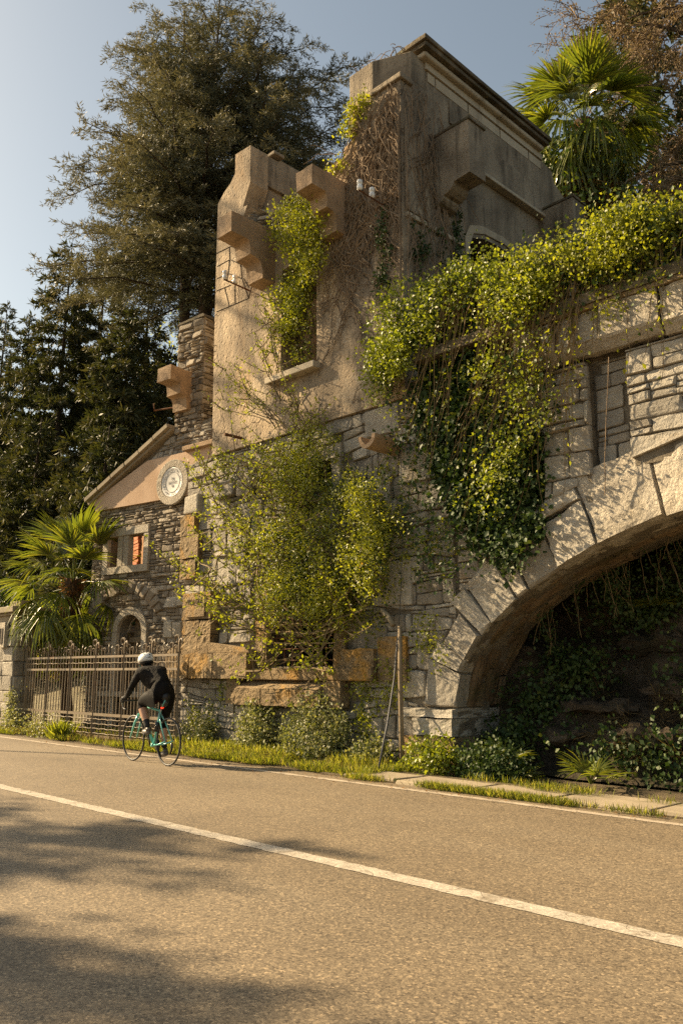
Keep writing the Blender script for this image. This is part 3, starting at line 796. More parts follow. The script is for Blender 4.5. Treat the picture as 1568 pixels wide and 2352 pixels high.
# broken stone core under the missing wall
core = fit(courses(-12.0, -9.6, 9.0, 10.5, 0.11, 0.12, 0.3, 4, 0.006), [(-11.98, 10.38), (-11.9, 9.2), (-9.9, 9.2), (-9.7, 9.55), (-10.6, 9.40), (-11.1, 9.66), (-11.6, 9.98)][::-1] if False else rect(-11.95, 9.30, -10.6, 9.9))
for pz in core[:40]:
    cx = sum(q[0] for q in pz) / len(pz); cz = sum(q[1] for q in pz) / len(pz)
    lim = 10.28 - (cx + 11.95) * 0.62
    if cz > lim: continue
lay(TOW, [q for q in core if sum(v[1] for v in q) / len(q) < 10.32 - (sum(v[0] for v in q) / len(q) + 11.95) * 0.66], lambda a, b, d: Vector((a, YT + .16 - d * 2.2 - .1 * math.sin(a * 7), b + .12)), M['stone'], (0.08, 0.16), 3, limit=40)
# far wall of the empty shell
mb = MB(); mb.box((-12.3, 13.7, 5.44), (XC - .45, 14.1, 10.2)); mb.build('back_wall', M['cement'], TOW)
mb = MB(); mb.box((-12.3, YT + .46, 5.46), (XC - .45, 13.7, 5.6)); mb.build('floor_slab', M['cement'], TOW)
mb = MB(); mb.box((-10.95, 10.5, 5.6), (-9.6, 10.6, 9.2)); mb.build('partition', M['cement'], TOW)
# window sill
mb = MB(); mb.box((-11.0, YT - .18, 6.40), (-9.72, YT + .4, 6.515)); bevel(mb.build('window_sill', M['frieze'], TOW), 0.012)
# corbels: a stepped bracket; profile (reach, height)
def corbel(parent, mat, origin, wdir, odir, width, reach, h1, hh, name='corbel'):
    pr = [(0, 0), (reach, 0), (reach, -h1)]
    pr += [(reach * .64, -h1 - .01)]
    for k in range(1, 5):
        t = k / 4 * math.pi / 2; pr.append((reach * (.64 - .06 * math.sin(t)), -h1 - .01 - (hh - h1) * .42 * (1 - math.cos(t))))
    pr += [(reach * .40, -h1 - .01 - (hh - h1) * .46)]
    for k in range(1, 5):
        t = k / 4 * math.pi / 2; pr.append((reach * (.40 - .10 * math.sin(t)), -h1 - .02 - (hh - h1) * (.46 + .5 * (1 - math.cos(t)))))
    pr += [(0, -hh)]
    o_ = Vector(origin); wd = Vector(wdir); od = Vector(odir)
    mb = MB(); mb.prism(pr, (), lambda a, b, d: o_ + od * a + wd * d + Vector((0, 0, b)), 0, width)
    return rockface(roughen(mb.build(name, mat, parent), 0.006), .022, 5.0, 5)
# left corbel (front), right corbel (front), side corbel
corbel(TOW, M['corbel'], (-11.40, YT + .02, 9.46), (1, 0, 0), (0, -1, 0), 0.43, 1.05, 0.40, 1.05)
corbel(TOW, M['corbel'], (-9.50, YT + .02, 9.60), (1, 0, 0), (0, -1, 0), 0.40, 0.83, 0.36, 0.98)
# side wall that runs back from the corner, with an opening under a flat arch
def FS(px, py):
    v = onX(px, py, XC); return (v.y, v.z)
so_ = [(YT + .452, 5.44), (14.6, 5.44), (14.6, 10.7), (14.40, 11.0), (13.95, 11.2), (13.9, 11.42), (13.5, 11.5), (9.84, 11.47), (9.84, 11.081), (YT + .452, 11.081)]
ar = [(10.94, 5.6), (10.94, 8.60), (11.05, 8.82), (11.4, 8.94), (11.9, 8.97), (12.4, 8.92), (12.75, 8.84), (12.9, 8.7), (13.0, 5.6)]
mb = MB(); mb.prism(so_, [ar], lambda a, b, d: Vector((XC - d, a, b)), 0.0, 0.45); mb.build('side_wall', M['cement'], TOW)
mb = MB(); mb.box((-9.6, 10.3, 5.6), (-9.55, 13.6, 9.4)); mb.build('partition', M['cement'], TOW)
mb = MB(); mb.box((-9.54, 10.3, 9.08), (XC - .46, 13.6, 9.25)); mb.build('added_ceiling', M['cement'], TOW)  # ceiling added inside the shell so the side opening looks dark, not sky
mb = MB(); mb.box((-9.54, 13.25, 5.7), (XC - .46, 13.55, 9.07)); mb.build('partition', M['cement'], TOW)
# panels, bands and ledges of the side wall
sidepoly([(10.45, 10.775), (13.35, 10.80), (13.35, 11.24), (10.45, 11.24)], XC, 0.001, 0.03, M['cement'], 'side_panel')
sidepoly([(10.45, 10.16), (13.35, 10.18), (13.35, 10.745), (10.45, 10.72)], XC, 0.001, 0.10, M['cement'], 'side_panel')
sidepoly([(10.42, 10.07), (13.5, 10.09), (13.5, 10.155), (10.42, 10.135)], XC, 0.001, 0.16, M['frieze'], 'drip_ledge')
sidepoly([(9.24, 8.6), (9.80, 8.6), (9.80, 10.13), (9.24, 10.13)], XC, 0.001, 0.045, M['cement'], 'side_panel')
sidepoly([(9.24, 8.48), (10.75, 8.50), (10.75, 8.58), (9.24, 8.56)], XC, 0.001, 0.06, M['frieze'], 'string_band')
sidepoly([(10.80, 5.7), (10.92, 5.7), (10.92, 8.62), (11.05, 8.90), (11.4, 9.02), (12.0, 9.06), (12.8, 8.93), (12.8, 9.06), (12.0, 9.2), (11.3, 9.15), (10.95, 9.02), (10.80, 8.75)], XC, 0.001, 0.03, M['frieze'], 'arch_moulding')
for (ya, yb) in ((9.87, 10.06), (10.10, 11.0), (11.04, 12.0), (12.04, 12.98), (13.02, 13.44)):
    sidepoly([(ya, 11.27), (yb, 11.27), (yb, 11.45), (ya, 11.45)], XC, 0.001, 0.016, M['frieze'], 'frieze_panel', 0.006)
# thin upper parapet with its cornice
ub = MB(); ub.box((-8.2, 9.80, 11.473), (-7.81, 13.47, 11.60)); ub.build('frieze_course', M['frieze'], TOW)
ub = MB(); ub.box((-8.22, 9.66, 11.603), (-7.71, 13.40, 11.705)); bevel(ub.build('cornice_moulding', M['frieze'], TOW), 0.04, 3)
ub = MB(); ub.box((-8.26, 9.58, 11.708), (-7.63, 13.46, 11.79)); ub.box((-8.28, 9.53, 11.793), (-7.59, 13.50, 11.875))
co = ub.build('cornice', M['coping'], TOW); rockface(co, .03, 3.5, 9); bevel(co, 0.01)
# big stepped side corbels
for (yy, zz) in ((9.98, 10.22), (13.28, 10.26)):
    pr = [(0, 0), (.76, 0.0), (.76, -.95), (.42, -.97), (.42, -1.02), (.37, -1.08), (.28, -1.12), (.22, -1.13), (.22, -1.18), (.15, -1.24), (0, -1.28)]
    mb = MB(); mb.prism(pr, (), lambda a, b, d: Vector((XC - .01 + a, yy + d, zz + b)), 0, .42); o = mb.build('corbel', M['cement'], TOW); bevel(roughen(o, .008), .015)
    mb = MB(); mb.box((XC - .01, yy - .02, zz + .003), (XC + .78, yy + .45, zz + .05)); o = mb.build('corbel_cap', M['coping'], TOW); rockface(o, .02, 5, 5)
under(TOW)
# incised mock paving on the plaster, upper left of the front
mb = MB(); J = lambda *p: [onY(a, b, YT - .001) for a, b in p]
for l in (J((498, 582), (530, 566), (566, 574)), J((499, 612), (528, 596), (550, 606), (585, 590)), J((499, 640), (524, 628), (556, 640)), J((498, 668), (530, 655)), J((498, 716), (527, 704), (571, 685)), J((527, 567), (528, 596), (524, 628), (521, 645)), J((551, 572), (553, 606), (556, 640), (571, 685)), J((516, 660), (527, 704)), J((540, 648), (540, 696)), J((585, 590), (584, 640), (571, 685)), J((566, 574), (585, 590)), J((560, 640), (572, 660))):
    mb.tube(l, .011, 4)
mb.build('incised_lines', M['carved'], TOW, kind='stuff')
under(TOW)
# insulators on iron brackets
def insul(a, b, fr, label):
    """a free end, b at the wall"""
    t = thing('insulator_bracket', label, 'insulator', b, 'porcelain insulators on the tower')
    mb = MB(); mb.tube([a, b], 0.018, 4); mb.build('bracket', M['rust'], t)
    for k in fr:
        q = Vector(a).lerp(Vector(b), k)
        mb = MB(); mb.lathe([(0.01, -.02), (0.045, 0.0), (0.05, .06), (0.035, .07), (0.035, .09), (0.048, .10), (0.045, .155), (0.02, .17)], 10, Matrix.Translation(q + Vector((0, 0, .02))))
        mb.build('insulator', M['porcelain'], t, True)
    under(t)
b1 = onY(574, 668, YT); a1 = Vector((b1.x, YT - .62, b1.z + .02)); insul(a1, b1, (0.04, 0.42), 'pair of white insulators on an iron bracket below the left corbel')
b2 = onY(884, 474, YT); a2 = Vector((b2.x, YT - .62, b2.z + .02)); insul(a2, b2, (0.04, 0.5), 'pair of white insulators on an iron bracket among bare ivy stems')
ib = thing('iron_beam', 'rusty iron strap jutting from the lower left of the tower', 'beam', onY(500, 995, 9.0))
mb = MB(); a = onY(516, 997, 8.75); b = Vector((-12.80, 9.7, a.z + .02)); 
mb.tube([a, Vector((a.x, 9.16, a.z))], 0.03, 4); mb.build('strap', M['rust'], ib); under(ib)
# ------------------------------------------------------------------ the house with the half gable, left of the tower
HP = Vector((-15.0, 10.4, 0)); HA = R(8)
HS = Vector((math.cos(HA), math.sin(HA), 0)); HN = Vector((math.sin(HA), -math.cos(HA), 0))
def h3(s, z, d=0.0): return HP + HS * s + HN * d + Vector((0, 0, z))
def HPX(px, py):
    d = Vector(ray(px, py)); o = Vector((0, 0, CAMH))
    t = (HP - o).dot(HN) / d.dot(HN); q = o + d * t
    return ((q - HP).dot(HS), q.z)
HOU = thing('gabled_house', 'small stone house with pink half gable, round medallion and stone chimney', 'house', HP)
to_h = lambda a, b, d: h3(a, b, d)
P_ = lambda *l: [HPX(*q) for q in l]
eave = HPX(222, 1150); peak = HPX(397, 992); chl = HPX(403, 990); chtl = HPX(408, 752); chtr = HPX(466, 730)
pb_l = HPX(232, 1175); pb_r = HPX(470, 1134)
winr = HPX(347, 1205); winl = HPX(241, 1322); w_s0, w_s1 = HPX(241, 1300)[0], HPX(346.5, 1260)[0]
w_z0, w_z1 = HPX(345, 1311)[1], HPX(347, 1204)[1]
d_s0, d_s1 = HPX(272, 1500)[0], HPX(331, 1450)[0]; d_z1 = HPX(300, 1412)[1]
RS = 2.2                                        # right end, behind the tower
ol = [(eave[0], -0.2), (RS, -0.2), (RS, chl[1] + .25), (peak[0], peak[1]), (eave[0], eave[1])]
wi = [w_s0 + .19, w_z0 + .17, w_s1 - .17, w_z1 - .19]
ac = (d_s0 + d_s1) / 2; aw = (d_s1 - d_s0) / 2
doorhole = [(d_s0, 0.0), (d_s1, 0.0)] + [(ac + aw * math.cos(t), d_z1 - aw * .9 + aw * .9 * math.sin(t)) for t in np.linspace(0, math.pi, 11)]
mb = MB(); mb.prism(ol, [rect(*wi), doorhole], to_h, -0.24, -0.012); mb.build('wall_core', M['mortar'], HOU)
mb = MB(); q = h3(eave[0], 0, -.5)
mb.prism([(eave[0], -0.2), (eave[0] + .35, -0.2), (eave[0] + .35, 2.3), (eave[0], 2.5)], (), to_h, -4.0, -0.263); mb.build('end_wall', M['mortar'], HOU)
rc = h3((wi[0] + wi[2]) / 2 - .5, 0, -1.35); rd = Vector((math.cos(R(-14)), math.sin(R(-14)), 0)); rn = Vector((rd.y, -rd.x, 0))      # an inner wall set askew, turned to the sun
mb = MB(); mb.prism(rect(-2.2, wi[1] - .5, 1.35, wi[3] + 1.2), (), lambda a, b, d: rc + rd * a + rn * d + Vector((0, 0, b)), -.05, 0.0); mb.build('room_wall', M['interior'], HOU)
# brick pier seen through the window
zb = wi[1] - .2
bs = HPX(318, 1270)[0]
def RW(px, py):
    d = Vector(ray(px, py)); o = Vector((0, 0, CAMH)); t = (rc - o).dot(rn) / d.dot(rn); return (o + d * t - rc).dot(rd)
ba, bb_ = RW(308, 1262), RW(323, 1262)
for k in range(18):
    mb = MB(); z_ = wi[1] - .3 + k * .085; of = .04 if k % 2 else 0
    mb.prism(rect(ba + of, z_, bb_ + of + rnd.uniform(-.03, .03), z_ + .072), (), lambda a, b, d: rc + rd * a + rn * d + Vector((0, 0, b)), .001, .07 + rnd.uniform(-.02, .02), rnd.random()); mb.build('brick', M['brick'], HOU)
# pink plaster under the coping
pk = [pb_l, pb_r, (RS, pb_r[1] - .05), (RS, HPX(470, 1035)[1]), HPX(340, 1062), (HPX(300, 1085))]
pk = [(eave[0] + .12, pb_l[1]), (RS, pb_r[1]), (RS, HPX(478, 1030)[1]), HPX(347, 1060), (eave[0] + .05, eave[1] - .02)]
mb = MB(); mb.prism(pk, (), to_h, -0.01, 0.10); mb.build('plaster_gable', M['pink'], HOU)
# rubble below the plaster and in the gable's corner
hol = [rect(w_s0, w_z0, w_s1, w_z1), [(d_s0 - .22, -.3), (d_s1 + .22, -.3), (d_s1 + .22, d_z1 - .4), (ac + .3, d_z1 + .25), (ac - .3, d_z1 + .25), (d_s0 - .22, d_z1 - .4)]]
st = fit(courses(eave[0], 0.9, 0.0, pb_l[1] + .4, 0.115, 0.11, 0.34, 33, 0.007, 0.28), [(eave[0], 0), (0.9, 0), (0.9, pb_r[1]), (eave[0], pb_l[1])], hol, 0.0006)
lay(HOU, st, to_h, M['stoneb'], (0.02, 0.06), 7, limit=240, minpart=0.012, cham=0.35)
tri = [HPX(345, 1064), (chl[0] + 1.2, HPX(470, 1040)[1]), (chl[0] + 1.2, chl[1]), (peak[0], peak[1] - .1)]
st = fit(courses(eave[0], 1.2, 5.4, 7.4, 0.14, 0.14, 0.36, 35, 0.008, 0.25), tri, (), 0.0006)
lay(HOU, st, to_h, M['stone'], (0.02, 0.06), 8, limit=40, minpart=0.012)
# coping
cd = Vector((peak[0] - eave[0], peak[1] - eave[1])).normalized(); cn = Vector((-cd.y, cd.x))
e0 = Vector(eave) - cd * .15; e1 = Vector(peak) + cd * .12
seg = 6
for i in range(seg):
    a = e0.lerp(e1, i / seg) + cd * .006; b = e0.lerp(e1, (i + 1) / seg) - cd * .006
    mb = MB(); mb.prism([tuple(a), tuple(b), tuple(b + cn * .10), tuple(a + cn * .10)], (), to_h, -0.55, 0.24 + rnd.uniform(0, .015), rnd.random()); bevel(mb.build('coping_stone', M['slab'], HOU), 0.015)
mb = MB(); mb.prism([tuple(e0 - cn * .07), tuple(e1 - cn * .07), tuple(e1 - cn * .006), tuple(e0 - cn * .006)], (), to_h, -0.02, 0.16); mb.build('coping_moulding', M['slab'], HOU)
cs = HPX(435, 1035)
mb = MB(); mb.prism([(cs[0], cs[1] - .06), (RS, cs[1] - .02), (RS, cs[1] + .09), (cs[0], cs[1] + .05)], (), to_h, 0.0, 0.22); bevel(mb.build('coping_stone', M['corbel'], HOU), 0.012)
# two-light window
W_ = lambda s0, z0, s1, z1, d0, d1, n, m=M['granite']: bevel((lambda b: (b.prism(rect(s0, z0, s1, z1), (), to_h, d0, d1, rnd.random()), b.build(n, m, HOU))[1])(MB()), 0.01)
W_(w_s0, w_z0, w_s1, w_z0 + .168, -0.2, 0.09, 'window_sill'); W_(w_s0, w_z1 - .188, w_s1, w_z1, -0.2, 0.09, 'window_lintel')
W_(w_s0, w_z0 + .17, w_s0 + .188, w_z1 - .19, -0.12, 0.08, 'window_jamb'); W_(w_s1 - .17, w_z0 + .17, w_s1, w_z1 - .19, -0.1, 0.08, 'window_jamb')
ma, mb_ = HPX(275, 1265)[0], HPX(299, 1262)[0]
W_(ma, w_z0 + .17, ma + (mb_ - ma) * .45, w_z1 - .19, -0.1, 0.06, 'mullion'); W_(ma + (mb_ - ma) * .55, w_z0 + .17, mb_, w_z1 - .19, -0.1, 0.06, 'mullion')
# arched door of granite with a boarded leaf
sw = .17
W_(d_s1, 0.0, d_s1 + sw, d_z1 - aw * .9, -0.22, 0.08, 'door_jamb'); W_(d_s0 - sw, 0.0, d_s0, d_z1 - aw * .9, -0.22, 0.08, 'door_jamb')
for i in range(5):
    t0 = math.pi * i / 5 + .01; t1 = math.pi * (i + 1) / 5 - .01
    P = lambda t, k: (ac + (aw + k) * math.cos(t), d_z1 - aw * .9 + (aw * .9 + k) * math.sin(t))
    mb = MB(); tm = (t0 + t1) / 2; mb.prism([P(t0, 0), P(t0, sw), P(tm, sw * 1.02), P(t1, sw), P(t1, 0), P(tm, 0)], (), to_h, -0.3, 0.08, rnd.random()); mb.build('arch_stone', M['granite'], HOU)
mb = MB(); mb.prism(rect(d_s0, 0, d_s1, d_z1), (), to_h, -0.49, -0.45); dr = mb.build('door', M['wood'], HOU)
for i in range(6):
    s0 = d_s0 + .06 + i * (d_s1 - d_s0 - .1) / 6
    mb = MB(); mb.prism(rect(s0, 0.9, s0 + (d_s1 - d_s0 - .1) / 6 - .012, d_z1 - .35), (), to_h, -0.448, -0.40, rnd.random()); mb.build('plank', M['wood'], dr)
mb = MB(); mb.prism(rect(d_s0, d_z1 - .62, d_s1, d_z1 - .5), (), to_h, -0.44, -0.3); mb.build('lintel_plank', M['wood'], HOU)
mb = MB(); mb.prism(rect(d_s0 - .5, 0.78, d_s1 + .6, 0.9), (), to_h, -0.2, 0.16); bevel(mb.build('door_step', M['granite'], HOU), 0.012)
# relieving arch of upright stones over the door
for i in range(13):
    t0 = math.pi * (0.1 + 0.8 * i / 13); t1 = t0 + math.pi * 0.8 / 13 - .025
    P = lambda t, k: (ac - .25 + (1.15 + k) * math.cos(t), d_z1 - .25 + (0.75 + k) * math.sin(t))
    mb = MB(); vs, fs = stone_shape([P(t0, 0), P(t0, .3), P(t1, .3), P(t1, 0)], to_h, 0.09, rnd); mb.add(vs, fs, rnd.random()); mb.build('arch_stone', M['stoneb'], HOU)
for (px, py, pw, ph) in ((386, 1372, 24, 24), (411, 1372, 20, 20), (381, 1425, 20, 40), (404, 1428, 17, 36), (352, 1352, 14, 14)):
    c = HPX(px, py); e = HPX(px + pw, py + ph)
    mb = MB(); vs, fs = stone_shape(rect(c[0], e[1], e[0], c[1]), to_h, 0.09, rnd); mb.add(vs, fs, .8); mb.build('pale_block', M['granite'], HOU)
# medallion
mc = HPX(407, 1110); mr = (HPX(407, 1058)[1] - HPX(407, 1161)[1]) / 2
MM = Matrix.Translation(h3(mc[0], mc[1], 0.10)) @ Matrix(((HS.x, 0, HN.x, 0), (HS.y, 0, HN.y, 0), (0, 1, 0, 0), (0, 0, 0, 1)))
nseg = 4
for i in range(nseg):
    t0 = 2 * math.pi * i / nseg + .5 + .008; t1 = 2 * math.pi * (i + 1) / nseg + .5 - .008; pr = [(0.66 * mr, 0), (mr, 0), (mr, .05), (0.97 * mr, .06), (0.69 * mr, .06), (0.66 * mr, .045)]
    mb = MB(); vs = []; fs = []; K = 14
    for k in range(K + 1):
        t = t0 + (t1 - t0) * k / K
        for r, z in pr: vs.append(MM @ Vector((r * math.cos(t), r * math.sin(t), z)))
    for k in range(K):
        for j in range(6):
            j2 = (j + 1) % 6; fs.append((k * 6 + j, (k + 1) * 6 + j, (k + 1) * 6 + j2, k * 6 + j2))
    fs.append(tuple(range(6))); fs.append(tuple(K * 6 + j for j in range(6))[::-1])
    mb.add(vs, fs, rnd.random()); ri = mb.build('medallion_ring', M['granite'], HOU)
mb = MB(); mb.lathe([(0.655 * mr, 0.002), (0.655 * mr, .052), (0.62 * mr, .05), (0.54 * mr, .040), (0.48 * mr, .034), (0.02, .031)], 40, MM); dish = mb.build('medallion_plate', M['marble'], HOU, True)
M['ink'] = plain('dark_lettering', (0.07, 0.07, 0.075), 0.6)
M['letters'] = plain('grey_lettering', (0.17, 0.17, 0.175), 0.6)
M['engrave'] = plain('grey_engraving', (0.36, 0.355, 0.345), 0.6)
mb = MB()
for rr in (0.455, 0.43):
    mb.tube([MM @ Vector((rr * mr * math.cos(t), rr * mr * math.sin(t), .037)) for t in np.linspace(0, 2 * math.pi, 41)], 0.0025, 4, caps=False)
for k in range(8):
    a = 2 * math.pi * (k + .25) / 8; pts = []
    for t in np.linspace(0, 2 * math.pi, 29):
        lx = 0.055 * mr / .5 * math.sin(t) * 1.15; ly = 0.03 * mr / .5 * math.sin(2 * t)
        c = 0.555 * mr
        x_ = c * math.cos(a) - ly * math.cos(a) - lx * math.sin(a); y_ = c * math.sin(a) - ly * math.sin(a) + lx * math.cos(a)
        pts.append(MM @ Vector((x_, y_, .046)))
    mb.tube(pts, 0.0035, 4, caps=False)
mb.build('medallion_engraving', M['engrave'], dish)
MR = MM.to_3x3().to_euler()
for body, yy, s in (('M', 0.15, 0.19), ('DCCCC', -0.01, 0.15), ('VI', -0.17, 0.15)):
    text('lettering', body, s * mr, MM @ Vector((0, yy * mr, .040)), MR, M['letters'], dish, 0.002)
# chimney stack of stone with a corbel
ch = [chl, (HPX(466, 1000)[0] + .05, chl[1] - .8), (chtr[0] + .02, chtr[1] + .02), (chtl[0], chtl[1])]
cs0 = chl[0]; cs1 = HPX(466, 900)[0]; czt = chtl[1]
mb = MB(); mb.prism(rect(cs0 + .02, chl[1] - .9, cs1 - .02, czt), (), to_h, -1.35, 0.0); chm = mb.build('chimney', M['mortar'], HOU)
st = fit(courses(cs0, cs1, chl[1] - .8, czt + .3, 0.14, 0.14, 0.4, 41, 0.008, 0.3), [(cs0, chl[1] - .75), (cs1, chl[1] - .75), (cs1, czt + .02), (cs0, czt + .02)], (), 0.001)
lay(chm, st, to_h, M['stoneb'], (0.03, 0.08), 9, limit=120, minpart=0.006)
st = fit(courses(0, 1.35, chl[1] - .8, czt + .3, 0.14, 0.16, 0.45, 43, 0.008, 0.3), [(0, chl[1] - .75), (1.35, chl[1] - .75), (1.35, czt), (0, czt)], (), 0.001)
lay(chm, st, lambda a, b, d: HP + HS * (cs1 - .02 + d) + HN * (-a) + Vector((0, 0, b)), M['stoneb'], (0.03, 0.09), 10, limit=60, minpart=0.008)
mb = MB(); mb.prism([(cs0 - .04, czt + .005), (cs1 + .03, czt + .005), (cs1, czt + .08), (cs0 + .03, czt + .05)], (), to_h, -1.4, 0.06); roughen(mb.build('chimney_cap', M['coping'], chm), 0.02)
k0 = HPX(447, 857)
corbel(chm, M['corbel'], h3(k0[0] - .5, k0[1] + .02, -.05), HS, HN, 0.46, 0.72, 0.33, 0.92)
mb = MB(); mb.tube([h3(cs0 + .1, chl[1] + .55, .05), h3(cs0 - .42, chl[1] + .5, .3), h3(cs0 - .44, chl[1] + .68, .3)], 0.02, 4); mb.build('iron_hook', M['rust'], chm)
under(HOU)
for c in chm.children: c.matrix_parent_inverse = Matrix.Identity(4)
bpy.context.view_layer.update()
for p_ in list(HOU.children):
    for c in p_.children:
        c.matrix_parent_inverse = p_.matrix_world.inverted()
for p_ in list(FAC.children):
    for c in p_.children:
        c.matrix_parent_inverse = p_.matrix_world.inverted()

# ------------------------------------------------------------------ the arched wall that carries the terrace
ARC = thing('arched_terrace_wall', 'rubble retaining wall with wide stone arch over a dark rocky hollow', 'wall', (-4, YF, 0))
XR = 5.6
el = [(XA - A0 * math.cos(t), ZA + B0 * math.sin(t)) for t in np.linspace(0, math.pi, 61)]
body = [(-6.99, 5.7), (-6.99, 0.9)] if False else None
ol = [(-6.995, 5.70), (-6.995, 1.6)]
ol = [(XA - A0 - .001 + 0.0, -0.1), (XA - A0, ZA)] + el[1:-1] + [(XA + A0, ZA), (XA + A0, -0.1), (XR, -0.1), (XR, 5.70), (-6.99, 5.70), (-6.99, 1.9)]
# keep clear of the facade's core: everything right of X = -6.99 plus the pier under the springing
body = [p for p in el if p[0] > -6.97]
ol = [(-6.985, 5.70), (-6.985, body[0][1] + .0)] + body[1:] + [(XR - 1.3, -0.1), (XR, -0.1), (XR, 5.70)]
ol = ol[::-1]
mb = MB(); mb.prism(ol, (), front(YF), -1.0, -0.012); mb.build('wall_core', M['mortar'], ARC)
# ring of big wedge stones; intrados stones run through the depth
tt = [0.0]; r_ = random.Random(15)
while tt[-1] < math.pi:
    t = tt[-1]; sp_ = math.hypot(A0 * math.sin(t), B0 * math.cos(t)); big = ss(.55, 1.0, t)
    tt.append(t + r_.uniform(0.20 + .2 * big, 0.46 + .5 * big) / max(1.2, sp_))
for i in range(len(tt) - 1):
    ta, tb = tt[i], tt[i + 1]
    th = (r_.uniform(.42, .72) if ta < .75 else r_.uniform(0.84, 1.0))
    def EP(t, k):
        nx, nz = -math.cos(t) / A0, math.sin(t) / B0; L = math.hypot(nx, nz)
        return (XA - A0 * math.cos(t) + nx / L * k, ZA + B0 * math.sin(t) + nz / L * k)
    g = .008
    A_, B_ = EP(ta, .004), EP(tb, .004); C_, D_ = EP(tb, th), EP(ta, th)
    def sh(p, q, d):
        v = Vector((q[0] - p[0], q[1] - p[1])); v.normalize(); return (p[0] + v.x * d, p[1] + v.y * d)
    poly = [sh(A_, B_, g), sh(B_, A_, g), sh(C_, D_, g * 1.3), sh(D_, C_, g * 1.3)]
    if th > .8 and r_.random() < .35:
        k = r_.uniform(.5, .7); m1 = (poly[1][0] + (poly[2][0] - poly[1][0]) * k, poly[1][1] + (poly[2][1] - poly[1][1]) * k); m2 = (poly[0][0] + (poly[3][0] - poly[0][0]) * k, poly[0][1] + (poly[3][1] - poly[0][1]) * k)
        ps = [[poly[0], poly[1], m1, m2], [sh(m2, poly[3], .02), sh(m1, poly[2], .02), poly[2], poly[3]]]
    else: ps = [poly]
    for ip, p in enumerate(ps):
        mb = MB(); vs, fs = stone_shape(p, front(YF), (r_.uniform(.05, .10) if ta < .75 else r_.uniform(.19, .25)), r_, back=-0.22 if ip == 0 else -0.05, cham=0.22); mb.add(vs, fs, r_.uniform(.3, 1)); rockface(mb.build('arch_stone', M['granite'] if ta > .85 else M['stone'], ARC), .05 if ta > .7 else .035, 3.2, 6)
# soffit: rough courses of the barrel behind the face ring
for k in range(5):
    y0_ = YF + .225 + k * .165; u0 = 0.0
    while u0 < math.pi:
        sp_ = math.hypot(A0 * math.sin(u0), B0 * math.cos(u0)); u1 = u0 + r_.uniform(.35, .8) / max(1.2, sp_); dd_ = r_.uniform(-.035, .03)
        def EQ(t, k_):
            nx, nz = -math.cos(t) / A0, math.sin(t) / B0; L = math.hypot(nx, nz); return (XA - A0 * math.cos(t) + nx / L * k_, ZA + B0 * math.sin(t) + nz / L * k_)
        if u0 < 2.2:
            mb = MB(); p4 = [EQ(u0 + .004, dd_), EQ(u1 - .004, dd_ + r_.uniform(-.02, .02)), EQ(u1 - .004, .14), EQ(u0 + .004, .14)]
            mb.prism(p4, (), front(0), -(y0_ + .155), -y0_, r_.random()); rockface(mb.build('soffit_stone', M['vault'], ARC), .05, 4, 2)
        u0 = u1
# stones of the pier below the springing
z = -0.05; k = 0
while z < ZA - .05:
    h_ = (0.22, 0.30, 0.24, 0.2)[k % 4]; w_ = (0.62, 0.95, 0.7, 0.9)[k % 4]
    mb = MB(); mb.box((XA - A0 - w_, YF - .10 - rnd.uniform(0, .04), z), (XA - A0 - .004, YF + 1.0, min(z + h_ - .012, ZA - .01)), rnd.random()); rockface(mb.build('pier_stone', M['tuff'] if k < 2 else M['stone'], ARC), .05, 4.5, 6); z += h_; k += 1
# spandrel rubble, recessed panels between pilasters
pil = [(-5.44, -4.78), (-4.27, -3.55), (-2.9, -2.2), (-1.5, -0.8), (0.0, .7)]
st = courses(-7.0, XR, 2.0, 5.75, 0.22, 0.2, 0.6, 51, 0.006, 0.36)
ring55 = [(XA - A0 - .4, -1)] + [(XA - (A0 + .5) * math.cos(t), ZA + (B0 + .5) * math.sin(t)) for t in np.linspace(0, math.pi, 48)] + [(XA + A0 + .4, -1)]
ring80 = [(XA - A0 - .8, -1)] + [(XA - (A0 + .82) * math.cos(t), ZA + (B0 + .82) * math.sin(t)) for t in np.linspace(0, math.pi, 48)] + [(XA + A0 + .8, -1)]
st = fit(st, rect(-6.98, 0.5, XR, 5.14), [ring55] + [rect(a, 2.9, b, 5.15) for a, b in pil], 0.002)
st = [s for s in st if sum(p[0] for p in s) / len(s) < 0.8]
lay(ARC, st, front(YF), M['stone'], (0.015, 0.045), 15, limit=200, minpart=0.014, tint=(.2, .9), cham=.18, rock=.02)
for i, (a, b) in enumerate(pil):
    mb = MB(); mb.box((a + .03, YF - .18, ZA + B0 * 1.0 if False else (3.35 if i == 0 else 3.7)), (b - .03, YF - .001, 5.14)); mb.build('pilaster_core', M['mortar'], ARC)
    stp = courses(a, b, 2.3, 5.13, 0.24, 0.3, 0.75, 60 + i, 0.005, 0.3, wob=0.12)
    stp = fit(stp, rect(a, 2.3, b, 5.13), [ring80], 0.002)
    lay(ARC, stp, front(YF - .18), M['stone'], (0.025, 0.055), 20 + i, limit=30, name='pilaster_stone', minpart=0.01, tint=(.45, 1), cham=.15, rock=.022)
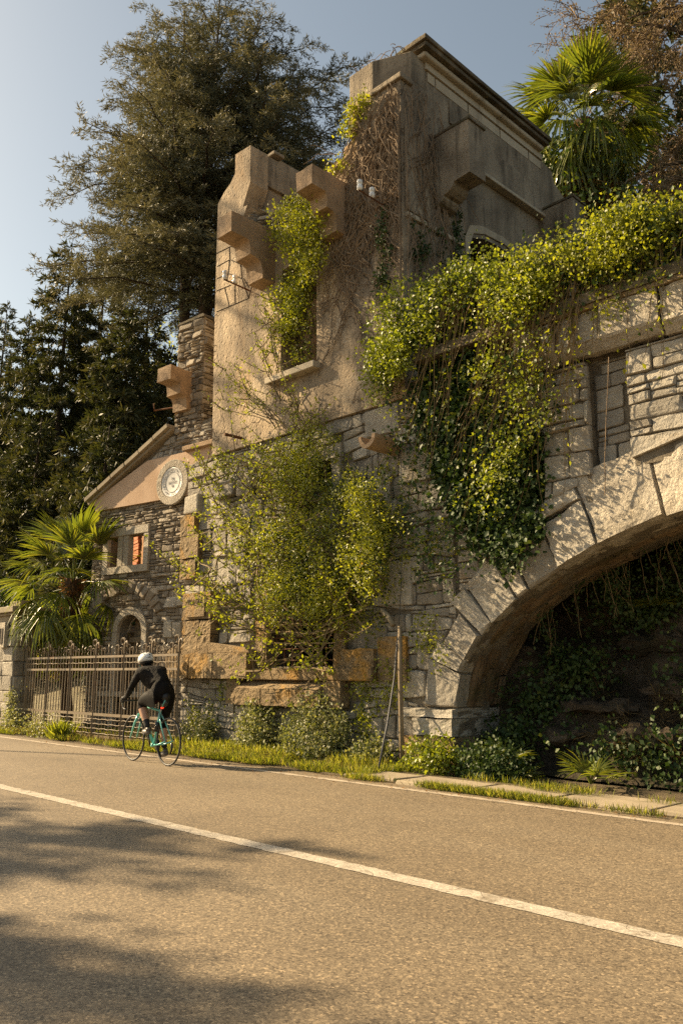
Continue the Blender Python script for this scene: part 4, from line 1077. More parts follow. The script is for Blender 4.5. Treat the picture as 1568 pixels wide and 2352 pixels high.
# frieze of large overhanging blocks
x = -5.72; r_ = random.Random(5)
while x < XR:
    L = r_.uniform(.35, .75); z0_ = 5.16 + r_.uniform(-.03, .05); dp = 0.36 + r_.uniform(-.03, .03)
    pr = [(0, z0_ + .06), (.1, z0_), (dp - .12, z0_ + .0), (dp, z0_ + .14), (dp + .01, 5.705), (0, 5.705)]
    mb = MB(); mb.prism(pr, (), lambda a_, b_, d: Vector((x + d, YF - a_, b_)), .008, L - .008, r_.random()); rockface(mb.build('frieze_stone', M['granite'], ARC), .045, 3.5, 5); x += L
mb = MB(); mb.box((-5.9, YF - .40, 5.71), (XR, YF + .5, 5.775)); bevel(mb.build('brick_string', M['tuff'], ARC), .01)
mb = MB(); mb.box((-7.4, YF - .42, 5.778), (XR, YF + .6, 5.93)); roughen(mb.build('terrace_cornice', M['coping'], ARC), .01)
under(ARC)
BAL = thing('terrace_balustrade', 'mossy stone balustrade along the terrace, overgrown with young vine', 'balustrade', (-3.5, YF, 5.93))
mb = MB(); mb.box((-7.0, YF - .22, 5.932), (XR, YF + .1, 6.06)); mb.build('base_rail', M['coping'], BAL)
x = -6.9; i = 0
while x < XR - .4:
    wd = .42 if i % 5 == 0 else .24
    mb = MB(); mb.box((x, YF - .20, 6.062), (x + wd, YF + .06, 6.44), rnd.random()); bevel(mb.build('baluster', M['coping'], BAL), .03); x += wd + .22; i += 1
x = -7.0
while x < XR:
    L = rnd.uniform(.9, 1.3); mb = MB(); mb.box((x, YF - .28, 6.443), (x + L - .01, YF + .14, 6.60), rnd.random()); bevel(roughen(mb.build('coping_stone', M['coping'], BAL), .012), .03); x += L
under(BAL)
# hollow under the arch: roof, side, rock bank
def cave():
    V = []; Fq = []
    xs = np.arange(-8.2, 7.2, 0.22); n = len(xs); us = np.linspace(0, 1, 34)
    r = np.random.default_rng(9)
    def nz(x, y, k): return math.sin(x * 1.7 * k + y * 2.1) * .5 + math.sin(x * 3.9 * k - y * 3.3 + 1) * .3 + math.sin(x * 8.1 * k + y * 7.7) * .16
    for u in us:
        for x in xs:
            side = max(0, (-6.6 - x)) * .9
            y = 9.65 + 3.0 * u + .38 * nz(x, u * 6, 1) * (0.3 + u) - side * .2; z = 0.02 + 4.6 * u ** 1.15 + .34 * nz(x + 4, u * 9, .9) * min(1, u * 5) + max(0, -5.9 - x) * .8 * u
            st_ = math.floor(z / .42) * .42; z = z * .45 + st_ * .55 if u > .05 else z
            V.append((x, y, z))
    Fq = [(j * n + i, j * n + i + 1, (j + 1) * n + i + 1, (j + 1) * n + i) for j in range(len(us) - 1) for i in range(n - 1)]
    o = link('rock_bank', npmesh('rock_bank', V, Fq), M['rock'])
    tag(o, kind='structure')
cave()
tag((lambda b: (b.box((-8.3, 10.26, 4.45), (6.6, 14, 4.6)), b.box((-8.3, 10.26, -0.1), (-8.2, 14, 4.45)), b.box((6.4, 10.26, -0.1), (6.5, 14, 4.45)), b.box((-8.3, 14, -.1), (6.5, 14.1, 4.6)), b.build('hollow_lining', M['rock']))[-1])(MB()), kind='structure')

for i, (px, py, Y, sx_, sy_, sz_, lab) in enumerate(((1365, 1625, 9.95, .55, .35, .22, 'flat ledge of rock jutting from the bank in the middle of the hollow'), (1480, 1700, 9.75, .60, .3, .30, 'broad brown boulder low at the right of the hollow'), (1540, 1590, 10.2, .55, .35, .32, 'brown boulder halfway up the bank at the right edge'), (1290, 1690, 9.75, .35, .25, .2, 'rounded rock among the ivy in the hollow'), (1490, 1480, 10.7, .6, .35, .3, 'boulder high on the dark bank under the arch'))):
    c = onY(px, py, Y + .12); c.y += .16; sz_ *= .62; mb = MB(); vs = []; fs = []; K, N_ = 5, 10
    for a in range(K + 1):
        for b in range(N_):
            t = math.pi * a / K; f_ = 2 * math.pi * b / N_; vs.append((c.x + sx_ * math.sin(t) * math.cos(f_), c.y + sy_ * math.sin(t) * math.sin(f_), c.z + sz_ * math.cos(t)))
    for a in range(K):
        for b in range(N_): fs.append((a * N_ + b, a * N_ + (b + 1) % N_, (a + 1) * N_ + (b + 1) % N_, (a + 1) * N_ + b))
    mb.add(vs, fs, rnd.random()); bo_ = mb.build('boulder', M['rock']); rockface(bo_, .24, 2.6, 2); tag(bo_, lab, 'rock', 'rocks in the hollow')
# ------------------------------------------------------------------ gate pier, iron fence
PIE = thing('gate_pier', 'square rusticated stone gate pier with stepped cap and fluted panel', 'pillar', (-20.0, 8.75, 0))
pxr = onY(26, 1600, 8.45).x; PX0, PX1 = pxr - 1.0, pxr; PD = min(10.2, onX(78, 1600, pxr).y) - 8.45
z = 0.0; k = 0
while z < 2.45:
    h_ = rnd.choice((.26, .3, .34)); c = rnd.uniform(.35, .65)
    for (a, b) in ((0, c), (c, 1)):
        mb = MB(); vs, fs = stone_shape(rect(PX0 + a + .006, z + .008, PX0 + b - .006, min(2.5, z + h_) - .006), front(8.45), rnd.uniform(.03, .06), rnd); mb.add(vs, fs, rnd.random()); mb.build('stone', M['stone'], PIE)
        mb = MB(); vs, fs = stone_shape(rect(8.45 + a * PD + .006, z + .008, 8.45 + b * PD - .006, min(2.5, z + h_) - .006), lambda a_, b_, d: Vector((PX1 + d, a_, b_)), rnd.uniform(.02, .04), rnd); mb.add(vs, fs, rnd.random()); mb.build('stone', M['stone'], PIE)
    z += h_
mb = MB(); mb.box((PX0 + .01, 8.462, 0), (PX1 - .012, 8.45 + PD, 2.5)); mb.build('core', M['mortar'], PIE)
for (e, za, zb) in ((.02, 2.503, 2.66), (.10, 2.663, 2.72), (.20, 2.723, 2.86)):
    mb = MB(); mb.box((PX0 - e, 8.45 - e, za), (PX1 + e, 8.45 + PD + e, zb)); bevel(mb.build('cap_slab', M['slab'], PIE), .012)
mb = MB(); mb.box((PX0 + .2, 8.6, 2.863), (PX1 - .22, 8.3 + PD, 3.03)); bevel(mb.build('cap_block', M['slab'], PIE), .012)
mb = MB(); fx = PX1 - .62
mb.box((fx, 8.30, 1.9), (fx + .34, 8.40, 2.495)); fl = bevel(mb.build('fluted_panel', M['granite'], PIE), .008)
mb = MB()
for q in (.06, .20): mb.box((fx + q, 8.285, 1.98), (fx + q + .06, 8.299, 2.36))
mb.build('flute', M['carved'], fl)
under(PIE)
FEN = thing('iron_fence', 'tall brown wrought iron fence with curled finials beside the gate pier', 'fence', (-16, 8.65, 0))
FY = 8.65
pxs = [onY(p, 1600, FY).x for p in (58, 107, 159, 217, 282, 346, 408)]
zT = onY(282, 1507, FY).z; z2 = onY(282, 1537, FY).z; zl = onY(282, 1645, FY).z; zb = onY(282, 1700, FY).z + .02; zm = onY(282, 1522, FY).z
shared = {}
def part(name, key, make, loc, mat=M['iron']):
    if key not in shared: shared[key] = make(); shared[key].materials.append(mat)
    o = bpy.data.objects.new(name, shared[key]); COL.objects.link(o); o.parent = FEN; o.location = Vector(loc) - Vector((-16, 8.65, 0)); return o
def m_bar(h, r, n=5, wob=0.0, seed=0):
    def f():
        q = random.Random(seed); mb = MB(); pts = [(q.uniform(-wob, wob), 0, h * i / 8) for i in range(9)] if wob else [(0, 0, 0), (0, 0, h)]
        mb.tube(pts, r, n); return mb.mesh('bar')
    return f
def m_curl(s, seed):
    def f():
        mb = MB(); q = random.Random(seed); pts = [(0, 0, 0), (q.uniform(-.01, .01), 0, .06 * s), (0, 0, .10 * s)]
        c = Vector((.045 * s * q.choice((-1, 1)), 0, .12 * s)); dr = 1 if c.x < 0 else -1
        for k in range(10):
            t = (0 if dr > 0 else math.pi) + dr * k / 9 * 5.2; rr = .045 * s * (1 - k * .05)
            pts.append((c.x + rr * math.cos(t), .01 * math.sin(k), c.z + rr * math.sin(t)))
        mb.tube(pts, [.011 * s + .002] * 3 + [.012 * s] * 10, 5); return mb.mesh('curl')
    return f
def m_wave(h, seed):
    def f():
        mb = MB(); q = random.Random(seed); mb.tube([(.02 * math.sin(k * 1.9 + seed) * (k > 0), .01 * math.cos(k * 2), h * k / 7) for k in range(8)], [.01] * 7 + [.004], 5); return mb.mesh('wave')
    return f
def m_rail(L, hgt, th, wob=0):
    def f():
        mb = MB()
        if wob:
            q = random.Random(int(L * 1000)); mb.tube([(L * i / 9, q.uniform(-.006, .006), .008 * math.sin(i * 2.2)) for i in range(10)], th, 5)
        else: mb.box((0, -th, -hgt / 2), (L, th, hgt / 2))
        return mb.mesh('rail')
    return f
for i, xp in enumerate(pxs):
    part('post', 'post', m_bar(zT + .06, .024, 4), (xp, FY, 0.0)); part('finial', 'pf', m_curl(1.8, 3), (xp, FY, zT + .06)); part('finial', 'pf2', m_curl(1.5, 8), (xp + .03, FY - .02, zT + .05))
for i in range(len(pxs) - 1):
    x0, x1 = pxs[i] + .026, pxs[i + 1] - .026; L = x1 - x0
    for nm, z_, hg, th in (('top_rail', zT, .045, .012), ('upper_rail', z2, .045, .012), ('lower_rail', zl, .055, .014), ('bottom_rail', zb, .05, .014)):
        part(nm, (nm, i), m_rail(L, hg, th), (x0, FY, z_))
    part('thin_rod', ('rod', i), m_rail(L, 0, .009, 1), (x0, FY - .012, zm))
    for k in range(4): part('lattice_rod', ('rod', i), None, (x0, FY - .012, zb + (zl - zb) * (k + .6) / 4.6))
    for k in (0, 1):
        part('panel_stile', 'stile', m_bar(zl - zb, .013, 4), ((x0 + .035) if k == 0 else x1 - .035, FY, zb))
    n = 8
    for k in range(n):
        xx = x0 + L * (k + .5) / n
        part('bar', 'bar', m_bar(zT - zl, .0105, 6), (xx, FY + .004, zl))
        kk = (i * 5 + k * 3) % 5
        part('finial', ('fin', kk), m_curl(.8 + .15 * kk, kk) if kk % 2 else m_wave(.17 + .02 * kk, kk), (xx, FY, zT + .02))
        part('lattice_bar', ('lat', kk), m_bar(zl - zb, .0085, 5, .014, kk), (xx, FY + .006, zb))
# ------------------------------------------------------------------ wooden post and cable at the wall
p0 = onZ(922, 1768, 0.0); p1 = Vector((p0.x, p0.y, onY(921, 1438, p0.y).z))
o = MB(); o.tube([p0 + Vector((.02, 0, -.05)), p0.lerp(p1, .35), p0.lerp(p1, .7), p1], [.036, .034, .033, .031], 8); po = o.build('wooden_post', M['wood'], None, True); tag(po, 'thin weathered wooden post standing against the wall beside the arch', 'post')
o = MB(); c0 = onZ(866, 1780, 0.0); q1 = onY(905, 1560, 9.0); q2 = onY(915, 1440, 9.1); q3 = onY(921, 1340, 9.14); q4 = onY(924, 1180, 9.12); q5 = onY(918, 1000, 9.1)
o.tube([c0, c0.lerp(q1, .5) + Vector((.02, 0, 0)), q1, q2], .014, 6); o.tube([q2, q3, q4, q5], .007, 5); tag(o.build('cable', M['ink'], None, True), 'black cable rising from the verge up the stone wall', 'cable')
o = MB(); q = onY(893, 1418, 9.08); o.tube([q + Vector((-.16, .02, .12)), q, q + Vector((.1, -.02, -.12))], .04, 8); tag(o.build('pipe_elbow', M['slab'], None, True), 'short grey pipe elbow on the wall above the wooden post', 'pipe')
# ------------------------------------------------------------------ trees
def conifer(name, label, base, H, rad, nb, parent_trunks, mat, seed, rise=0.25, droop=0.35, zlo=0.15, L0=0.28, W0=0.16, dens=26, sub=5.0, group=None, trunk_r=0.3, flat=0.45, tmax=1.0, cat='tree', vis=True):
    r = np.random.default_rng(seed); q = random.Random(seed)
    t = thing(name, label, cat, base, group)
    base = Vector(base)
    tb = MB(); bb = MB(); parts = []
    for ti, (dx, dy, hh, lean, rr) in enumerate(parent_trunks):
        k = 9; pts = []
        for i in range(k + 1):
            u = i / k; pts.append(base + Vector((dx * (0.25 + .75 * min(1, u * 2.2)) + lean[0] * u * u + .12 * math.sin(u * 7 + ti), dy * (0.25 + .75 * min(1, u * 2.2)) + lean[1] * u * u, hh * H * u)))
        tb.tube(pts, [max(.02, trunk_r * rr * (1 - .93 * i / k)) for i in range(k + 1)], 8, q.random())
        def at(u):
            f = u * k; i = min(k - 1, int(f)); return pts[i].lerp(pts[i + 1], f - i)
        n = int(nb * rr)
        for b in range(n):
            u = zlo + (0.985 - zlo) * ((b + q.random()) / n) ** 0.9
            az = b * 2.39996 + q.uniform(-.5, .5)
            L = rad(u * hh, az) * q.uniform(.6, 1.08)
            if L < .25: continue
            hd = Vector((math.cos(az), math.sin(az), 0)); p = at(u); m = 6; bl = []
            rs = rise * q.uniform(.4, 1.5) + .5 * max(0, u - .75); dr = droop * q.uniform(.6, 1.4)
            for i in range(m + 1):
                v = i / m; bl.append(p + hd * (L * v) + Vector((q.gauss(0, .03) * L * v, q.gauss(0, .03) * L * v, L * (rs * v - dr * v * v))))
            bb.tube(bl, [max(.01, trunk_r * .16 * (L / 4) * (1 - .85 * i / m)) for i in range(m + 1)], 4, q.random(), caps=False)
            ns = max(4, int(L * sub)); pr = Vector((-hd.y, hd.x, 0))
            for s in range(ns):
                v = .16 + .84 * (s + q.random()) / ns; f = v * m; i = min(m - 1, int(f)); o = bl[i].lerp(bl[i + 1], f - i)
                sl_ = (1.05 - .7 * v) * L * q.uniform(.18, .42) + .12
                sd = (pr * q.choice((-1, 1)) * q.uniform(.4, 1) + hd * q.uniform(.4, .9) + Vector((0, 0, q.uniform(-.45, .3)))).normalized()
                nn = max(4, int(sl_ * dens)); a = r.random(nn) * sl_
                P = np.array(o) + np.array(sd) * a[:, None] + r.normal(size=(nn, 3)) * .035 - np.array([0, 0, 1]) * (a ** 2)[:, None] * .12
                D = np.array(sd) * .75 + r.normal(size=(nn, 3)) * np.array([.6, .6, flat])
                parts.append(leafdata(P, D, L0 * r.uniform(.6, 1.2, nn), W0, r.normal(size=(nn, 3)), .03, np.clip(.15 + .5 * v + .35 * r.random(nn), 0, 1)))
    tb.build('trunk', M['bark'], t, True); bb.build('branches', M['bark'], t, kind='stuff', fix=False)
    leafobj('foliage', parts, mat, t)
    under(t)
    return t
def gpt(px, py, Y): return onY(px, py, Y)
ced = onY(452, 760, 17.2)
cb = Vector((ced.x, 17.2, hill(ced.x, 17.2) - .1))
Hc = 27.0
def crad(u, az):
    # wide, ragged crown: widest at mid height, longer towards the right (away from the road's far end)
    prof = (0.15, 3.0, 4.6, 5.2, 5.6, 6.0, 6.0, 5.2, 3.7, 2.7, 0.9); f = min(9.999, u * 10); i = int(f)
    r_ = prof[i] + (prof[i + 1] - prof[i]) * (f - i)
    return r_ * (1 + (.12 if .62 < u < .8 else 0) * math.cos(az - .79) + (.08 if .48 < u < .66 else .0) * math.cos(az + 2.36))
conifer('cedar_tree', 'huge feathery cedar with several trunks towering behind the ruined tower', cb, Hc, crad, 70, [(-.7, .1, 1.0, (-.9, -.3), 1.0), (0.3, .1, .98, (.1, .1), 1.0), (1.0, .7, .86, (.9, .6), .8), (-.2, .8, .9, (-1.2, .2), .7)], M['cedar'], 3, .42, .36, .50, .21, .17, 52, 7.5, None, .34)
def srad(w_): return lambda u, az: w_ * (1.05 - u) ** .7
SG = 'dark conifers behind the gabled house'
for i, (px, ytop, Y, w_, lab, sd) in enumerate((
        (165, 560, 16.5, 4.4, 'broad dark spruce left of the cedar with its tip below the cedar branches', 21),
        (70, 720, 18.5, 3.6, 'dark spruce between the two narrow spires and the broad spruce', 22),
        (18, 690, 21.5, 2.6, 'narrow dark spire at the far left edge', 23),
        (300, 720, 15.6, 4.0, 'dark drooping spruce directly behind the pink gable', 24),
        (-60, 800, 16.0, 4.2, 'dark spruce reaching in at the left edge above the palm', 25),
        (385, 800, 19.0, 3.2, 'dark spruce under the cedar, behind the stone chimney', 26),
        (95, 960, 14.4, 2.9, 'low dark spruce behind the gate palm', 27),
        (245, 570, 19.5, 4.6, 'tall dark spruce standing right behind the cedar boughs', 29),
        (345, 640, 21.0, 3.6, 'dark spruce half hidden by the cedar trunks', 30),
        (250, 980, 14.0, 2.7, 'low dark spruce close behind the gable coping', 28))):
    tp = onY(px, ytop, Y); bz_ = hill(tp.x, Y) - .1
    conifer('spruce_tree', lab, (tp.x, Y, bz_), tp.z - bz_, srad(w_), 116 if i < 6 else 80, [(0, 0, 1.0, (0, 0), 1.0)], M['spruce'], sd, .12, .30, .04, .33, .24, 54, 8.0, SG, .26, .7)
# bright deciduous scrub seen through the conifers
SB = []
for (px, py, Y, n) in ((400, 800, 23, 60), (330, 930, 20, 30), (480, 640, 25, 30), (110, 1000, 22, 30), (300, 700, 23, 30)):
    c = onY(px, py, Y); C = np.array(c) + rng.normal(size=(n, 3)) * np.array([1.3, .6, 1.3]); SB.append(clumps(C, 14, .3, .16, .7, tint=(.1, .8)))
bt = thing('scrub_tree', 'bright young leaves showing between the dark conifer trunks', 'tree', (-30, 23, 4)); leafobj('foliage', SB, M['vineleaf'], bt)
stems('branches', [arc((-34 + i * 2.2, 23, 4), (-34 + i * 2.2 + rnd.uniform(-1, 1), 23, 14), 0, .05) for i in range(6)], .08, .02, M['bark'], bt); under(bt)
# dark holly-like bushes low behind the house and the gate
def bush(name, label, c, rx, ry, rz, n, per, size, mat, seed_tint=(0, .8), cat='bush', group=None):
    t = thing(name, label, cat, (c[0], c[1], c[2]), group)
    d = rng.normal(size=(n, 3)); d = unit(d) * (rng.random((n, 1)) ** .35); d[:, 2] = np.abs(d[:, 2])
    C = np.array(c) + d * np.array([rx, ry, rz])
    leafobj('foliage', [clumps(C, per, .12, size, .6, droop=.2, tint=seed_tint)], mat, t)
    stems('branches', [arc(c, tuple(C[i]), 0, .06, 4) for i in range(0, n, max(1, n // 30))], .025, .006, M['bark'], t); under(t); return t
for i, (px, Y, rx, rz, lab) in enumerate(((10, 12.5, 2.2, 3.0, 'dark evergreen bush behind the gate pier'), (115, 13.2, 2.2, 3.4, 'dark evergreen bush behind the gate palm'), (205, 13.4, 1.8, 3.8, 'dark evergreen bush against the end of the gabled house'), (-120, 12.0, 2.5, 3.2, 'dark evergreen bush beyond the left edge of the gate pier'))):
    g = onY(px, 1500, Y); bush('evergreen_bush', lab, (g.x, Y, hill(g.x, Y) + .9), rx, 1.3, rz, 300, 14, .13, M['ivy'], (0, .7), 'bush', 'evergreen bushes behind the gate')
# ---- palms
def frond_mesh(seed, R_=0.62, n=26, fan=2.2, droop=.35, pet=.75):
    q = random.Random(seed); mb = MB()
    a = Vector((0, 0, 0)); b = Vector((pet, 0, -.05 * pet))
    mb.tube([a, Vector((pet * .5, 0, .03)), b], [.014, .011, .008], 4, .5)
    for i in range(n):
        t = -fan / 2 + fan * i / (n - 1); t *= 1.12
        L = R_ * (1 - .18 * abs(t / fan) ** 2) * q.uniform(.9, 1.06)
        d = Vector((math.cos(t), math.sin(t), 0)); s = Vector((-d.y, d.x, 0)); dz = -droop * q.uniform(.6, 1.5); w0 = R_ * .030
        ks = (0.0, .35, .7, 1.0); ww = (.35, 1.0, .75, .06); vs = []
        tipb = q.uniform(0, .5) if q.random() < .4 else 0
        for k, w_ in zip(ks, ww):
            c = b + d * (L * k * (1 - .12 * k)) + Vector((0, 0, dz * L * k * k + .05 * math.cos(t) * 0 - tipb * L * max(0, k - .6)))
            up = Vector((0, 0, w0 * .55 * w_))
            vs += [c + s * w0 * w_ + up, c, c - s * w0 * w_ + up]
        fs = []
        for j in range(3):
            fs += [(3 * j, 3 * j + 1, 3 * j + 4, 3 * j + 3), (3 * j + 1, 3 * j + 2, 3 * j + 5, 3 * j + 4)]
        mb.add(vs, fs, q.uniform(.15, .85))
    return mb.mesh('frond', fix=False)
def palm(label, base, top, R_, n, seed, dead=4, rr=.11, lean=None, low=-0.75, az0=None):
    q = random.Random(seed); t = thing('fan_palm', label, 'palm', base)
    base = Vector(base); top = Vector(top)
    mb = MB(); pts = [base.lerp(top, i / 8) + Vector((.04 * math.sin(i), .04 * math.cos(i * 1.3), 0)) for i in range(9)]
    mb.tube(pts, [rr * (1.0 + .12 * math.sin(i * 2.5) + (.25 if i > 5 else 0)) for i in range(9)], 10, .5); mb.build('trunk', M['fibre'], t)
    P = []; D = []
    for k in range(500):
        u = q.random() ** .6; p = base.lerp(top, .35 + .65 * u); az = q.uniform(0, 6.28); P.append(tuple(p + Vector((math.cos(az), math.sin(az), 0)) * rr)); D.append((math.cos(az) * .6, math.sin(az) * .6, q.uniform(-1, .6)))
    leafobj('fibre', [leafdata(np.array(P), np.array(D), rng.uniform(.1, .25, 500), .25)], M['deadpalm'], t)
    V = [frond_mesh(seed * 10 + k, R_, 26, 2.3 + .1 * k, (.15, .3, .5, .8, .45)[k], R_ * 1.15) for k in range(5)]
    for v in V: v.materials.append(M['palm'])
    VD = frond_mesh(seed * 10 + 7, R_ * .9, 24, 1.5, 1.3, R_ * .6); VD.materials.append(M['deadpalm'])
    for i in range(n):
        u = (i + .5) / n; el_ = R(78) + (low - R(78)) * u ** .9; az = i * 2.39996 + q.uniform(-.3, .3)
        dirv = Vector((math.cos(az) * math.cos(el_), math.sin(az) * math.cos(el_), math.sin(el_)))
        o = bpy.data.objects.new('frond', V[min(4, int(u * 3.2) + q.choice((0, 1)))]); COL.objects.link(o); o.parent = t
        X = dirv; Y_ = Vector((-math.sin(az), math.cos(az), 0)); Z_ = X.cross(Y_)
        mt = Matrix((X, Y_, Z_)).transposed().to_4x4() @ Matrix.Rotation(q.uniform(-.35, .35), 4, 'X')
        mt.translation = top - base + Vector((0, 0, -.35 * u)) ; o.matrix_basis = mt @ Matrix.Scale(q.uniform(.85, 1.12), 4)
    for i in range(dead):
        az = i * 2.2 + q.uniform(-.4, .4); el_ = -1.15 + q.uniform(-.15, .25)
        X = Vector((math.cos(az) * math.cos(el_), math.sin(az) * math.cos(el_), math.sin(el_))); Y_ = Vector((-math.sin(az), math.cos(az), 0)); Z_ = X.cross(Y_)
        o = bpy.data.objects.new('dead_frond', VD); COL.objects.link(o); o.parent = t; o['label'] = 'dry brown hanging frond'
        mt = Matrix((X, Y_, Z_)).transposed().to_4x4(); mt.translation = top - base + Vector((0, 0, -.55)); o.matrix_basis = mt
    for o in t.children:
        if o.name.split('.')[0] in ('trunk', 'fibre'): o.matrix_parent_inverse = Matrix.Translation(-base)
    return t
pt = onY(168, 1330, 9.55); palm('lush green fan palm behind the iron fence by the gate pier', (pt.x + .05, 9.55, 0), (pt.x, 9.55, pt.z), .98, 44, 4, 4, .14, low=-1.1)
pt = onY(1335, 262, 16.0); palm('tall fan palm with dead brown skirt on the terrace behind the tower', (pt.x + .1, 16.0, 6.0), (pt.x, 16.0, pt.z - .25), .95, 56, 6, 8, .17, low=-1.0)
iv = thing('palm_ivy', 'dark ivy swathing the trunk of the tall palm behind the tower', 'ivy', (pt.x, 16, 6))
C = np.array([(pt.x + rng.normal() * .55, 15.6 + rng.normal() * .4, z_) for z_ in np.linspace(6.4, pt.z - .6, 260)]); C2 = np.array([(pt.x - .9 + rng.normal() * .5, 15.8 + rng.normal() * .4, z_) for z_ in np.linspace(8, pt.z - .4, 130)])
leafobj('foliage', [clumps(C, 16, .2, .11, .7, tint=(0, .8))], M['ivy'], iv); leafobj('young_foliage', [clumps(C2, 12, .2, .11, .7, tint=(.1, .8))], M['ivyl'], iv); under(iv)
# dark conifer and bare brown tree, upper right
tp = onY(1440, -420, 24); conifer('spruce_tree', 'dark conifer behind the tall palm at the upper right', (tp.x, 24, 6), tp.z - 6, srad(5.6), 90, [(0, 0, 1, (0, 0), 1)], M['spruce'], 41, .1, .3, .05, .42, .34, 20, 6.0, None, .3, .7)
bd = thing('budding_tree', 'bare brown twiggy tree covered in buds at the upper right', 'tree', (-4.4, 17.6, 6))
tw = []; main = []
q = random.Random(77)
def grow(p, d, L, lvl):
    pts = [p]; 
    for i in range(5):
        d = (d + Vector((q.gauss(0, .12), q.gauss(0, .12), q.gauss(0, .10) - .03 * lvl))).normalized(); pts.append(pts[-1] + d * L / 5)
    (main if lvl < 2 else tw).append(pts)
    if lvl < 4:
        for k in range((9, 8, 7, 5)[lvl]):
            i = q.randint(1, 5); dd = (d + Vector((q.gauss(0, .7), q.gauss(0, .7), q.gauss(-.05, .55)))).normalized(); grow(pts[i], dd, L * q.uniform(.38, .62), lvl + 1)
b0 = Vector((-5.0, 17.6, 6))
main.append([b0, b0 + Vector((0, 0, 3)), b0 + Vector((-.1, 0, 8)), b0 + Vector((0, .3, 16))])
for k in range(12):
    z_ = 2.0 + k * 1.15; grow(b0 + Vector((-.1, 0, z_)), Vector((-.93, q.uniform(-.5, .5), q.uniform(-.05, .35))).normalized(), 3.1 - .05 * k, 1)
stems('limb', main, .07, .02, M['bark'], bd, 5); stems('twigs', tw, .011, .004, M['twig'], bd, 3)
leafobj('buds', [along(tw, .06, 2, .045, .8, 0, (0, 1), .05)], M['brownbud'], bd); under(bd)
# trees of the lake shore beyond the left of the road: they throw the shade on the carriageway
for i, (x_, y_, h_, w_, sd, lab, zl_) in enumerate(((-22.4, -3.4, 11.6, 3.2, 61, 'dark conifer on the lake side whose shade falls across the near lane', .50), (-17.6, -4.3, 10.6, 2.9, 62, 'second dark conifer on the lake side, nearer the camera', .5))):
    conifer('spruce_tree', lab, (x_, y_, 0), h_, (lambda W_: lambda u, az: W_ * (1.1 - .75 * u))(w_), 60, [(0, 0, 1, (0, 0), 1)], M['spruce'], sd, .15, .2, zl_, .30, .30, 30, 6.0, 'lake side conifers', .16, .6)

sh = thing('roadside_tree', 'tall loosely leaved tree up the road whose boughs dapple the ruin', 'tree', (-28.5, 0.4, 0))
lb = []; q = random.Random(91); top_ = Vector((-28.5, 1.2, 19))
lb.append([Vector((-28.5, .4, 0)), Vector((-28.4, .6, 8)), Vector((-28.5, 1.0, 15)), top_])
for k in range(20):
    s0 = Vector((-28.5, 1.0, q.uniform(14, 19))); e0_ = Vector((q.uniform(-32.3, -24.0), q.uniform(.2, 3.6), q.uniform(17.5, 25))); l = arc(s0, e0_, -.05, .05, 7); lb.append(l)
    for m in range(4):
        i = q.randint(3, 7); lb.append(arc(l[i], l[i] + Vector((q.gauss(0, .9), q.gauss(0, .8), q.gauss(.1, .7))), .04, .06, 4))
stems('branches', lb, .09, .015, M['bark'], sh, 5); leafobj('foliage', [along(lb[1:], .17, 1, .14, .6, .35, (0, 1), .12)], M['shrub'], sh); under(sh)
# ------------------------------------------------------------------ climbers on the ruin
def wallplant(name, label, specs, stemlines, cat='vine', sr=(.008, .003), smat='stem'):
    """specs: (material key, part name, list of leaf batches)"""
    a = stemlines[0][0] if stemlines else specs[0][2][0][0][0]
    t = thing(name, label, cat, tuple(a))
    for mk, pn, b in specs: leafobj(pn, b, M[mk], t)
    if stemlines: stems('stems', stemlines, sr[0], sr[1], M[smat], t)
    under(t); return t
# ivy curtain left of the arch
cur = [(880, 700), (960, 660), (1060, 640), (1230, 640), (1262, 900), (1250, 1060), (1265, 1190), (1180, 1320), (1080, 1290), (1010, 1360), (930, 1300), (905, 1100), (860, 960), (870, 830)]
dark = [(970, 740), (1060, 700), (1120, 760), (1090, 900), (1240, 1000), (1255, 1180), (1160, 1300), (1080, 1240), (990, 1060), (950, 940), (975, 830)]
C1 = wall_pts(dark, 700, YF - .10 - .12 * rng.random(700)); C2 = wall_pts(cur, 300, YF - .16 - .3 * rng.random(300)); C3 = lumps([(872, 690), (1050, 625), (1250, 590), (1260, 720), (1100, 720), (960, 760), (900, 860), (930, 940), (870, 950), (862, 800)], 360, YF - .25 - .4 * rng.random(360), 60, .16)
bright = lumps([(1080, 700), (1240, 620), (1262, 830), (1200, 1000), (1120, 1150), (1060, 1180), (1120, 900)], 200, YF - .3 - .3 * rng.random(200), 45, .16)
sl_ = []
for k in range(110):
    px = rnd.uniform(1000, 1330); py = rnd.uniform(600, 700); L = rnd.uniform(150, 560); dx = rnd.uniform(-230, 20)
    a = onY(px, py, YF - .45); b = onY(px + dx * L / 500, py + L, YF - rnd.uniform(.15, .5)); sl_.append(arc(a, b, 0.06, .04, 8))
wallplant('ivy_curtain', 'thick curtain of dark ivy and bright young shoots hanging left of the arch', [
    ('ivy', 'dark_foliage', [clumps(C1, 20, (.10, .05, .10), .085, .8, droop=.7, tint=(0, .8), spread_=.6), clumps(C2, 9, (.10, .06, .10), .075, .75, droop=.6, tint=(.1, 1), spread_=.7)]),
    ('ivyl', 'young_foliage', [clumps(C3, 32, (.09, .08, .08), .052, .75, droop=.3, tint=(.1, .9)), clumps(bright, 15, (.08, .06, .08), .052, .7, droop=.3, tint=(.15, .9))]),
    ('vineleaf', 'shoot_leaves', [along(sl_[::2], .09, 1, .07, .6, .1, (.1, .8))])], sl_)
